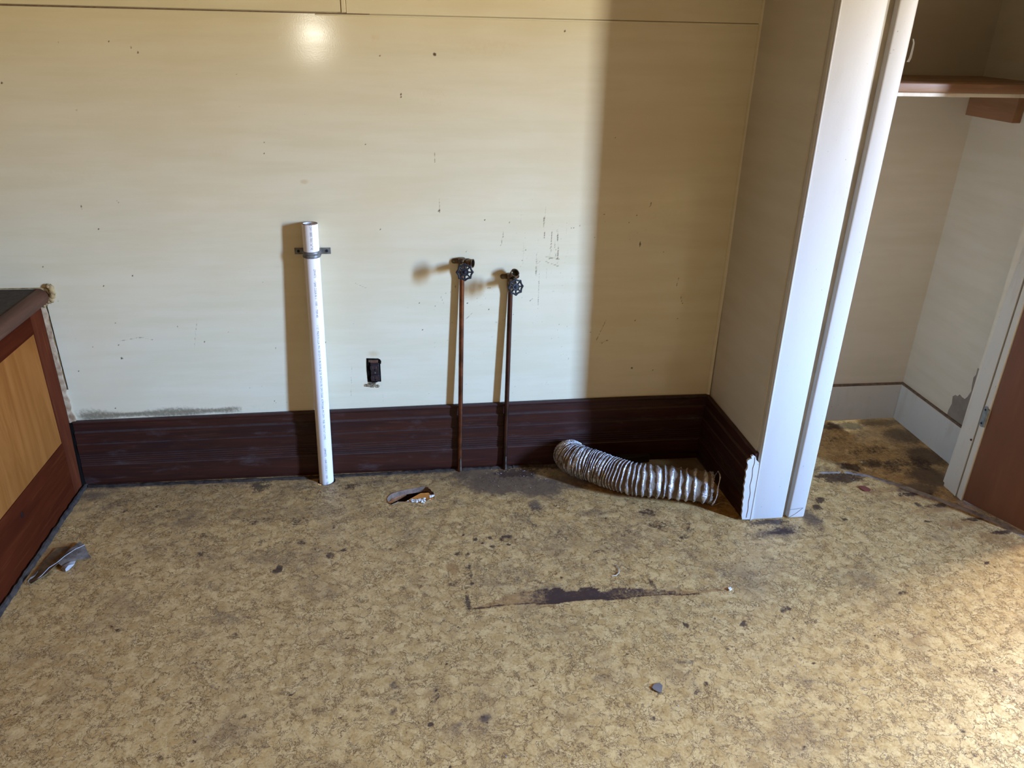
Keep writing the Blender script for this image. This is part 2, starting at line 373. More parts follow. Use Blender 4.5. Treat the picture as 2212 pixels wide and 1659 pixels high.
lines = [(176, 443, 178, 452, 1.4), (251, 433, 257, 438, 1.7), (1408, 435, 1404, 446, 1.6), (1384, 523, 1382, 533, 2.2), (1175, 470, 1176, 515, 1.5), (1160, 545, 1158, 595, 1.5), (1192, 500, 1188, 560, 1.4), (1204, 495, 1206, 570, 1.5),
 (1178, 555, 1208, 560, 1.4), (1180, 565, 1206, 575, 1.3), (1165, 560, 1162, 660, 1.2), (1088, 500, 1082, 530, 1.4), (1198, 520, 1200, 555, 1.2), (1466, 600, 1462, 617, 1.6), (1310, 690, 1288, 735, 1.3), (1301, 740, 1312, 735, 1.6), (1300, 742, 1297, 738, 1.5),
 (1470, 640, 1474, 655, 1.8), (258, 737, 290, 731, 1.2), (290, 731, 305, 729, 1.2), (305, 729, 331, 734, 1.0), (1082, 693, 1090, 690, 1.8), (425, 690, 420, 750, 1.0), (1178, 830, 1185, 830, 1.0), (1185, 830, 1182, 823, 1.0), (1182, 823, 1178, 830, 1.0),
 (595, 752, 597, 758, 1.6), (593, 866, 596, 870, 1.6), (768, 612, 790, 622, 1.0), (1005, 690, 1020, 677, 1.1), (939, 330, 940, 350, 1.3), (948, 430, 950, 460, 1.2), (952, 640, 958, 655, 1.1), (982, 612, 984, 622, 1.6), (1054, 622, 1060, 622, 1.6), (1005, 545, 1010, 540, 1.6), (1145, 650, 1150, 645, 1.5), (282, 100, 284, 104, 1.4),
 (760, 790, 758, 860, .8), (820, 800, 828, 868, .6)]
spl = []
def cluster(n, u0, u1, v0, v1, r0=.7, r1=1.5, a=.6):
    for _ in range(n):
        u = rng.uniform(u0, u1); v = rng.uniform(v0, v1); spl.append((u, v, rng.uniform(r0, r1), rng.uniform(.3, 1) * a))
cluster(220, 1100, 1235, 430, 850, .8, 1.7); cluster(80, 1190, 1240, 430, 860); cluster(45, 1250, 1430, 430, 530); cluster(110, 1000, 1100, 560, 860, .8, 1.6); cluster(90, 860, 1000, 600, 870, .8, 1.6)
cluster(30, 200, 600, 560, 880); cluster(30, 500, 640, 820, 895); cluster(35, 745, 990, 640, 880); cluster(16, 0, 1600, 60, 430); cluster(40, 1260, 1480, 550, 850, .6, 1.2, .4)
for k in range(14):                                     # thin drip runs below the splashes
    u = rng.uniform(1120, 1230); v = rng.uniform(430, 600); lines.append((u, v, u - rng.uniform(0, 4), v + rng.uniform(15, 60), rng.uniform(.1, .7)))
def wall_marks(a, z):
    n = len(a); col = np.zeros((n, 4)); col[:, 3] = 1
    k = 620.
    def put(ch, cx, cz, rx, rz, amp=1., pw=2):
        mk = np.where((np.abs(a - cx) < rx * 3) & (np.abs(z - cz) < rz * 3))[0]
        if len(mk):
            d = ((a[mk] - cx) / rx) ** 2 + ((z[mk] - cz) / rz) ** 2
            col[mk, ch] = np.maximum(col[mk, ch], amp * np.exp(-d))
    for u, v, r in dots:
        x, zz = px_y(u, v); rr = max(r / k * .85, .0021); put(0, x, zz, rr, rr * 1.1, 1.)
    for u, v, r, am in spl:
        x, zz = px_y(u, v); rr = .0021; put(0, x, zz, rr, rr, min(1, .26 + am * r * .5))
    for u0, v0, u1, v1, r in lines:
        L = max(3, int(math.hypot(u1 - u0, v1 - v0) / 1.6))
        for t in np.linspace(0, 1, L):
            x, zz = px_y(u0 + (u1 - u0) * t, v0 + (v1 - v0) * t); put(0, x + rng.normal() * .0006, zz, .0019, .0023, .20 + .36 * r)
    # mould band above the baseboard on the left
    edge = .245 + (a + 1.35) * .012
    hh = .017 + .006 * np.sin(a * 23) + .012 * np.clip((-1.22 - a) / .12, 0, 1)
    band = np.exp(-((z - edge - .012) / hh) ** 2) * (1 / (1 + np.exp((a + .80) * 70))) * (1 / (1 + np.exp(-(a + 1.335) * 80)))
    col[:, 1] = np.maximum(col[:, 1], band * .95)
    for u, v, ru, rv, am in ((158, 720, 14, 40, .22), (170, 800, 12, 50, .22), (178, 850, 10, 40, .2), (900, 545, 30, 8, .12), (560, 880, 60, 14, .25), (470, 780, 8, 60, .1), (1380, 880, 160, 12, .2)):
        x, zz = px_y(u, v); put(1, x, zz, ru / k, rv / k, am)
    for u, v, ru, rv, am in ((657, 393, 9, 5, 1.), (806, 764, 14, 9, .9), (790, 865, 11, 8, .35), (810, 80, 14, 10, .5), (1050, 100, 120, 30, .4), (940, 210, 60, 40, .35), (1440, 470, 90, 60, .35), (480, 330, 40, 15, .35), (1475, 640, 8, 14, .6),
                             (300, 170, 220, 40, .3), (600, 280, 260, 40, .25), (150, 380, 130, 20, .35)):
        x, zz = px_y(u, v); put(2, x, zz, ru / k, rv / k, am)
    return col
A = np.concatenate([[-2.1, -1.7], np.arange(-1.5, XR - .001, .0040), [XR]])
Bz = np.concatenate([[0, .12], np.arange(.22, 1.4985, .0040), [1.4985]])
wp = grid_mesh('wall_panel', A, Bz, lambda a, z: np.stack([a, .0004 * np.sin(a * 5) * np.sin(z * 4), z], 1), M_wall, 'marks', wall_marks)
wp.parent = wall_back
MB().box(-2.1, -.3795, -.001, .006, 1.5035, 2.6).build('wall_panel', M_wallp, wall_back, bevel=.001, seg=1)
MB().box(-.3645, XR, -.001, .006, 1.5008, 2.6).build('wall_panel', M_wallp, wall_back, bevel=.001, seg=1)
MB().box(-.3785, -.3655, -.003, .004, 1.5025, 2.6).build('joint_strip', M_wallp, wall_back, bevel=.0015, seg=1)
MB().hexa([(-2.1, -.001, 1.4992), (-.3, -.001, 1.4992), (-.3, .006, 1.4992), (-2.1, .006, 1.4992), (-2.1, -.001, 1.5036), (-.3, -.0005, 1.5012), (-.3, .006, 1.5012), (-2.1, .006, 1.5036)]).build('panel_gap', M_brownline, wall_back)
MB().hexa([(-.45, -.0025, 1.4945), (XR - .012, -.0035, 1.4935), (XR - .012, .002, 1.4935), (-.45, .002, 1.4945), (-.45, -.0015, 1.4985), (XR - .012, -.0035, 1.4995), (XR - .012, .002, 1.4995), (-.45, .002, 1.4985)]).build('panel_lip', M_wallp, wall_back, bevel=.001)
# quarter-round bead in the right corner
bead = MB().prism([(XR, 0, .262), (XR - .011, 0, .262), (XR - .0095, -.004, .262), (XR - .005, -.0085, .262), (XR, -.011, .262)], (0, 0, 2.34)).build('trim_1', M_wallp, smooth=True)
tag(bead, 'thin cream corner bead where back wall meets partition', None, None, 'structure')

# ---- right partition, casing, closet
wall_right = MB().hexa([(.881, -.41, 0), (1.068, -.41, 0), (1.068, .30, 0), (XR, .30, 0), (.8565, -.41, 2.6), (1.068, -.41, 2.6), (1.068, .30, 2.6), (XR, .30, 2.6)]).build('wall_right', M_wallr); tag(wall_right, 'cream side wall of the partition right of the pipes', None, None, 'structure')
def plank(us, y0, y1, bev=.003):                        # leaning board given by front corner pixels bottom-left, bottom-right, top-left, top-right
    a, b_, c_, d = [P(u, v, 'y', y0) for u, v in us]
    def ext(p, q, z): t = (z - p.z) / (q.z - p.z); return p + (q - p) * t
    bl, br, tl, tr = ext(a, c_, .0), ext(b_, d, .0), ext(a, c_, 2.45), ext(b_, d, 2.45)
    v = [Vector(q) for q in (bl, br, tl, tr)]
    D = Vector((0, y1 - y0, 0))
    return [v[0], v[1], v[1] + D, v[0] + D, v[2], v[3], v[3] + D, v[2] + D]
casing = MB().hexa(plank(((1617, 1122), (1690, 1122), (1812, 0), (1920, 0)), -.430, -.408)).build('trim_2', M_trim, bevel=.004, seg=3, smooth=True)
tag(casing, 'wide white door casing on the front end of the partition', None, None, 'structure')
q = P(1617, 1122, 'y', -.43); q2 = P(1812, 0, 'y', -.43)
MB().tube([(q.x + .006, -.4315, .0), (q2.x + .0065, -.4315, q2.z)], .0028, 8).build('edge_bead', M_trim, casing, smooth=True)
gro = MB().hexa(plank(((1688, 1122), (1706, 1122), (1918, 0), (1948, 0)), -.4165, -.404)).build('trim_3', M_groove); tag(gro, 'dark beige recessed groove between the two white casing boards', None, None, 'structure')
stop = MB().hexa(plank(((1700, 1121), (1737, 1118), (1943, 0), (1987, 0)), -.434, -.405)).build('trim_4', M_trim, bevel=.007, seg=4, smooth=True)
tag(stop, 'narrow white jamb board at the left of the closet opening', None, None, 'structure')
MB().box(1.00, 1.072, -.412, -.40, 0, 2.45).build('jamb_back', M_trim, stop)
# painted, chipped end of the side baseboard
jag = [(1603, 1122), (1602, 1112), (1604, 1104), (1603, 1098), (1605, 1090), (1604, 1083), (1607, 1075), (1606, 1067), (1608, 1058), (1607, 1050), (1610, 1042), (1609, 1036), (1612, 1028), (1611, 1018), (1615, 1012), (1616, 1004), (1614, 1000), (1615, 995), (1620, 992), (1624, 991), (1623, 986), (1627, 984), (1633, 988), (1634, 994), (1640, 1000), (1627, 1122)]
MB().prism([P(u, v, 'y', -.4325) for u, v in jag], (0, .008, 0)).build('chipped_paint', M_trim, casing)
cr = [(1612, 1118), (1616, 1100), (1617, 1085), (1621, 1065), (1620, 1050), (1625, 1030), (1626, 1012), (1630, 1000), (1631, 988)]
MB().tube([P(u, v, 'y', -.4330) for u, v in cr], .0009, 5).build('crack', M_brownline, casing)
for uv in (((1701, 1102), (1716, 1100), (1735, 1097)), ((1702, 1119), (1718, 1110), (1734, 1098))):
    MB().tube([P(u, v, 'y', -.4345) for u, v in uv], .0007, 5).build('crack', M_brownline, stop)
# curl of paint peeling from the jamb board
cf = []
for t in np.linspace(0, 1, 7):
    p_ = P(1962 + 14 * t ** .6 - 3 * (t > .9), 134 - 50 * t, 'y', -.425); cf.append((p_, .0026 * (1 - t) ** .9 + .0006))
mb = MB(); vs = []
for p_, w_ in cf: vs += [p_ + Vector((-w_, .002, 0)), p_ + Vector((w_ * .5, -.002, 0)), p_ + Vector((w_ * .5, -.0012, 0)), p_ + Vector((-w_, .0028, 0))]
mb.rings([vs[i * 4:i * 4 + 4] for i in range(7)]); mb.build('paint_curl', M_trim, stop, smooth=True)

wcb = MB().box(1.068, 1.90, .243, .33, 0, 1.352).build('wall_closet_back', M_closet); tag(wcb, 'beige closet back wall below the shelf', None, None, 'structure')
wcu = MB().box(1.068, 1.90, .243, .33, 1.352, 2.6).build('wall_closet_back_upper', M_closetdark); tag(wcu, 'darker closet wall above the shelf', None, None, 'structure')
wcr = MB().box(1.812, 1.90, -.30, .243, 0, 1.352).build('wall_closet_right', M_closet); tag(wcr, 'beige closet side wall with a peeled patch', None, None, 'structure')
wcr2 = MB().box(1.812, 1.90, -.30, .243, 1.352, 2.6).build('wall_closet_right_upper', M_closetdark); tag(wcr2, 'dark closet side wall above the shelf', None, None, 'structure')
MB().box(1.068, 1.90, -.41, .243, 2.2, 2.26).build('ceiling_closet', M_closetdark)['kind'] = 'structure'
tag(bpy.data.objects['ceiling_closet'], 'closet ceiling above the shelf, out of view')
# peeled plaster patch on the closet side wall
patch = [(2112, 795), (2108, 810), (2103, 815), (2100, 830), (2098, 845), (2090, 857), (2084, 862), (2078, 858), (2073, 852), (2068, 856), (2064, 853), (2058, 856), (2056, 872), (2049, 885), (2045, 898), (2047, 905), (2055, 909), (2061, 916), (2066, 924), (2075, 934), (2088, 925), (2095, 900), (2105, 870), (2118, 830), (2122, 800)]
MB().prism([P(u, v, 'x', 1.8115) for u, v in patch], (.002, 0, 0)).build('peeled_patch', M_plaster, wcr)
# closet baseboards
for nm, bx, gp, lb in (('baseboard_closet_back', (1.068, 1.80, .2285, .243, 0, .156), (1.068, 1.80, .232, .243, .156, .163), 'white baseboard along the closet back wall'),
                   ('baseboard_closet_right', (1.80, 1.812, -.30, .243, 0, .156), (1.803, 1.812, -.30, .243, .156, .163), 'white baseboard along the closet side wall')):
    o = MB().box(*bx).build(nm, M_base_w, bevel=.002); tag(o, lb, None, None, 'structure')
    MB().box(*gp).build('gap_strip', M_brownline, o)
# shelf and cleats
sh = thing('closet_shelf', 'brown wooden shelf board crossing the closet above the cleat', 'shelf', (1.45, .24, 1.322))
o = MB().box(1.07, 1.81, -.155, .243, 1.324, 1.352).build('board', M_shelf, bevel=.004, seg=3, smooth=True)
o2 = MB().box(1.07, 1.81, -.150, -.140, 1.313, 1.324).build('edge_strip', M_trimold, bevel=.001); adopt(sh, o, o2)
cl = MB().box(1.781, 1.811, .002, .242, 1.222, 1.312).build('shelf_cleat', M_cleat, bevel=.0015); tag(cl, 'short orange-brown wood cleat on the closet side wall under the shelf', 'cleat')

# jamb right of the closet opening
jb = MB()
def jy(z): return -.282 - .037 * z
poly = [(.004, jy(0)), (.030, jy(.03)), (.32, jy(.32)), (1.0, jy(1.0)), (2.45, jy(1.6))]
Lz = [0, .1, .22, .35, .5, .7, 1., 1.5, 2.1]; rgs = []
for z in Lz:
    yy = -.282 - .037 * min(z, 1.5) + random.uniform(-.0015, .0015)
    z2 = z if z > 0 else .0
    rgs.append([(1.6785, -.361, z2 + (0 if z else .002)), (1.6785, -.340, z2 + (0 if z else .004)), (1.6785, yy - .004, z2 + (0 if z else .018)), (1.6825, yy, z2 + (0 if z else .020)), (1.72, yy, z2), (1.72, -.361, z2)])
jb.rings(rgs)
o = jb.build('trim_5', M_trimold, smooth=True); tag(o, 'worn cream door jamb at the right of the closet opening', None, None, 'structure')
MB().box(1.683, 1.83, -.374, -.355, 0, 2.1).build('jamb_recess', M_groove, o)
MB().hexa([(1.675, -.396, .006), (1.70, -.396, .006), (1.70, -.372, .006), (1.674, -.372, .010), (1.677, -.396, 2.1), (1.70, -.396, 2.1), (1.70, -.372, 2.1), (1.677, -.372, 2.1)]).build('hinge_stop', M_trimold, o, bevel=.002)
MB().box(1.683, 1.90, -.362, -.29, 0, 2.6).build('wall_return', M_closet, o)
MB().box(1.06, 1.84, -.40, -.34, 2.1, 2.6).build('header', M_wallp, o)
MB().lathe(P(2098, 950, 'x', 1.678), (-1, 0, 0), [(0, .004), (.002, .004), (.0022, .001)], 10).build('nail', M_rust, o)

# open door, its leaf swings into the room
dd = Vector((.3946, -.9189, 0)); dn = Vector((.9189, .3946, 0)); B0 = Vector((1.6795, -.398, 0))
door = thing('door_1', 'brown flush closet door swung open at the right edge', None, (B0.x, B0.y, .012), None, 'structure')
p0 = [B0, B0 + dd * .25, B0 + dd * .25 + dn * .033, B0 + dn * .033]
lf = MB().hexa([q + Vector((0, 0, .012)) for q in p0] + [q + Vector((0, 0, 2.02)) for q in p0]).build('door_leaf', M_door, bevel=.0015)
hp = P(2124, 905, 'x', 1.674); hg = MB()
hz = Vector((0, 0, 1)); hy = Vector((0, -1, 0))
prof = []
for k in range(20):
    a = 2 * PI * k / 20; sy, sz = math.cos(a), math.sin(a)
    prof.append(Vector((1.6745, -.383 + .0105 * max(-1, min(1, sy * 1.6)), .332 + .038 * sz + .0)))
hg.prism(prof, (-.0025, 0, 0)); h1 = hg.build('hinge', M_hinge, bevel=.0005, seg=1)
h2 = MB(); h2.tube([(1.6725, -.396, .300), (1.6725, -.396, .364)], .0038, 10); k1 = h2.build('knuckle', M_hinge, smooth=True)
scs = [MB().lathe((1.6722, -.382, z), (-1, 0, 0), [(0, .0042), (.0012, .0036), (.0014, .001)], 10).build('screw', M_iron) for z in (.307, .357)]
adopt(door, lf, h1, k1, *scs)
# worn raised edge of the flooring along the door
th = MB(); pr_ = []
ths = [(1771, 1021), (1830, 1020), (1880, 1029), (1940, 1047), (1990, 1066), (2060, 1091), (2100, 1106), (2150, 1127), (2212, 1156)]
pts = [P(u, v) for u, v in ths]
pts += [pts[-1] + dd * .15, pts[-1] + dd * .40]
fine_pts = []
for i in range(len(pts) - 1):
    for t in np.linspace(0, 1, 7)[:-1]: fine_pts.append(pts[i].lerp(pts[i + 1], t))
fine_pts.append(pts[-1]); rg2 = []
for i, p_ in enumerate(fine_pts):
    t_ = (fine_pts[min(i + 1, len(fine_pts) - 1)] - fine_pts[max(i - 1, 0)]).normalized(); nrm = Vector((-t_.y, t_.x, 0))
    f_ = min(1, i / 22); wd = (.014 + .002 * math.sin(i * 1.3)) * (.35 + .65 * f_); hh = .0045 * f_ + .0006 + .0005 * math.sin(i * 2.1)
    rg2.append([p_ + nrm * (wd * c_) * -1 + Vector((0, 0, hh * s_ - .0006)) for c_, s_ in ((-1, 0), (-.6, .65), (0, 1), (.6, .65), (1, 0))])
th.rings(rg2); o = th.build('trim_6', M_thresh, smooth=True); tag(o, 'pale raised edge strip of the flooring along the open door', None, None, 'structure')

# rest of the room shell (out of view, it bounces the light)
def wall_with_hole(name, x0, x1, z0, z1, hx0, hx1, hz0, hz1, mk):
    mb = MB()
    for a, b_, c_, d in ((x0, hx0, z0, z1), (hx1, x1, z0, z1), (hx0, hx1, z0, hz0), (hx0, hx1, hz1, z1)): mk(mb, a, b_, c_, d)
    return mb.build(name, M_room)
o = wall_with_hole('wall_far_right', -4.7, -.30, 0, 2.6, W1[1], W1[2], W1[3], W1[4], lambda mb, a, b_, c_, d: mb.box(3.2, 3.32, a, b_, c_, d)); tag(o, 'far right wall with the daylight window, out of view', None, None, 'structure')
o = wall_with_hole('wall_front_right', 1.80, 3.25, 0, 2.6, W2[0], W2[1], W2[3], W2[4], lambda mb, a, b_, c_, d: mb.box(a, b_, -.42, -.36, c_, d)); tag(o, 'wall beyond the closet door, out of view', None, None, 'structure')
o = MB().box(-2.2, 4.1, -4.7, -4.6, 0, 2.6).build('wall_rear', M_room); tag(o, 'wall behind the camera', None, None, 'structure')
o = MB().box(-2.2, -2.1, -4.7, .1, 0, 2.6).build('wall_left', M_room); tag(o, 'left wall behind the cabinet', None, None, 'structure')
o = MB().box(-2.2, 4.1, -4.7, .35, 2.6, 2.68).build('ceiling', M_room); tag(o, 'ceiling, out of view', None, None, 'structure')
for nm, fr in (('window_1', [((3.2, W1[1] - .06, W1[3] - .06), (3.25, W1[1], W1[4] + .06)), ((3.2, W1[2], W1[3] - .06), (3.25, W1[2] + .06, W1[4] + .06)), ((3.2, W1[1], W1[3] - .06), (3.25, W1[2], W1[3])), ((3.2, W1[1], W1[4]), (3.25, W1[2], W1[4] + .06))]),
               ('window_2', [((W2[0] - .06, -.44, W2[3] - .06), (W2[0], -.40, W2[4] + .06)), ((W2[1], -.44, W2[3] - .06), (W2[1] + .06, -.40, W2[4] + .06)), ((W2[0], -.44, W2[3] - .06), (W2[1], -.40, W2[3])), ((W2[0], -.44, W2[4]), (W2[1], -.40, W2[4] + .06))])):
    mb = MB()
    for a, b_ in fr: mb.box(a[0], b_[0], a[1], b_[1], a[2], b_[2])
    if nm == 'window_2': mb.box(W2[0], W2[1], -.415, -.405, W2[3], W2[4])  # closed panel added as the blind, no daylight passes it
    o = mb.build(nm, M_trim); tag(o, 'white window frame around a light source, out of view', None, None, 'structure')

# ---------------------------------------------------------------- dark stained baseboards
bprof = [(0, .258), (.007, .258), (.0105, .2565), (.0125, .253), (.0125, .249), (.0105, .246), (.0105, .219), (.0150, .2155), (.0165, .2135), (.0158, .195), (.0150, .177), (.0155, .170), (.0195, .1675), (.0195, .131)]
z = .129
for k in range(5): bprof += [(.0195, z), (.0172, z - .0014), (.0172, z - .0036), (.0195, z - .005)]; z -= .0088
bprof += [(.0200, .085), (.0222, .082), (.0225, .030), (.0215, .012), (.018, .0), (0, 0)]
def zk(x): return .942 + .058 * min(1, max(0, (x + 1.36) / 1.7)) if x < .4 else 1.01
def bb(name, stations, mat, lab):
    mb = MB(); mb.rings([[Vector((x + nx * d, y + ny * d, z_ * k)) for d, z_ in bprof] for x, y, nx, ny, k in stations])
    o = mb.build(name, mat); tag(o, lab, None, None, 'structure'); return o
st = [(x, 0, 0, -1, .945 + .07 * min(1, (x + 1.36) / 1.9)) for x in np.linspace(-1.349, .6, 12)] + [(XR, 0, -1, -1, 1.012)]
bbk = bb('baseboard_back', st, M_bb, 'dark red-brown moulded baseboard along the back wall')
bbr = bb('baseboard_right', [(XR, 0, -1, -1, 1.012), (.873, -.20, -1, 0, 1.0), (.8835, -.424, -1, 0, .985)], M_bby, 'dark moulded baseboard along the partition, ending at the white casing')
# grimy strip lying along the foot of the baseboard
def strip(name, pts, wd, ht, mat, parent=None, jit=.3, seed=1, sub=14):
    r = random.Random(seed); fp = []
    pts = [Vector(p) for p in pts]
    for i in range(len(pts) - 1):
        for t in np.linspace(0, 1, sub)[:-1]: fp.append(pts[i].lerp(pts[i + 1], t))
    fp.append(pts[-1]); rs = []
    for i, p_ in enumerate(fp):
        t_ = (fp[min(i + 1, len(fp) - 1)] - fp[max(i - 1, 0)]).normalized(); nrm = Vector((-t_.y, t_.x, 0))
        w_ = wd * (1 + r.uniform(-jit, jit)); h_ = ht * (1 + r.uniform(-jit, jit))
        rs.append([p_ + nrm * w_ * c_ + Vector((0, 0, h_ * s_ - .0008)) for c_, s_ in ((-1, 0), (-.55, .8), (0, 1), (.55, .7), (1, 0))])
    return MB().rings(rs).build(name, mat, parent, smooth=True)
strip('grime_strip', [(-1.34, -.028, 0), (-.94, -.033, 0), (-.545, -.035, 0), (-.2, -.0285, 0), (.10, -.0235, 0), (.25, -.023, 0)], .0085, .006, M_grime, bbk, .35, 3, 30)

# ---------------------------------------------------------------- floor
HOLE = np.array([(-.315, -.1974), (-.311, -.183), (-.3015, -.1680), (-.2757, -.1530), (-.2457, -.1436), (-.2143, -.1362), (-.1843, -.1312), (-.1754, -.1352), (-.1724, -.1420), (-.1654, -.1497), (-.1620, -.1630), (-.1560, -.1689),
                 (-.1537, -.1950), (-.1547, -.2154), (-.1680, -.2100), (-.1790, -.2187), (-.191, -.2027), (-.2010, -.2047), (-.2200, -.2181), (-.2381, -.2241), (-.2550, -.2191), (-.2760, -.2170), (-.2990, -.2321), (-.3105, -.2214)])
PVCX, PVCY = -.5310, -.060
ang = np.linspace(0, 2 * PI, 25)[:-1]
RING = np.stack([PVCX + .031 * np.cos(ang) + .002, PVCY + .030 * np.sin(ang) - .002], 1)
def inpoly(x, y, poly):
    c_ = np.zeros(len(x), bool); n = len(poly)
    for i in range(n):
        x0, y0 = poly[i]; x1, y1 = poly[(i + 1) % n]
        with np.errstate(divide='ignore', invalid='ignore'):
            t = ((y0 > y) != (y1 > y)) & (x < (x1 - x0) * (y - y0) / (y1 - y0 + 1e-12) + x0)
        c_ ^= t
    return c_
def snap(a, b2):
    for poly in (HOLE, RING):
        lo = poly.min(0) - .01; hi = poly.max(0) + .01
        idx = np.where((a > lo[0]) & (a < hi[0]) & (b2 > lo[1]) & (b2 < hi[1]))[0]
        pa = np.stack([a[idx], b2[idx]], 1); best = np.full(len(idx), 9.); bp = pa.copy()
        for i in range(len(poly)):
            p_, q = poly[i], poly[(i + 1) % len(poly)]; d = q - p_
            t = np.clip(((pa - p_) @ d) / (d @ d), 0, 1); pr2 = p_ + t[:, None] * d; ds = np.hypot(*(pa - pr2).T)
            mk = ds < best; best[mk] = ds[mk]; bp[mk] = pr2[mk]
        mk = best < .0036; a[idx[mk]] = bp[mk, 0]; b2[idx[mk]] = bp[mk, 1]
    return a, b2
def vnoise(x, y, s, seed):
    g = np.random.default_rng(seed).random((256, 256)); x = x * s + 1000; y = y * s + 1000
    xi = np.floor(x).astype(int); yi = np.floor(y).astype(int); fx = x - xi; fy = y - yi; fx = fx * fx * (3 - 2 * fx); fy = fy * fy * (3 - 2 * fy)
    G = lambda i, j: g[i % 256, j % 256]
    return (G(xi, yi) * (1 - fx) + G(xi + 1, yi) * fx) * (1 - fy) + (G(xi, yi + 1) * (1 - fx) + G(xi + 1, yi + 1) * fx) * fy
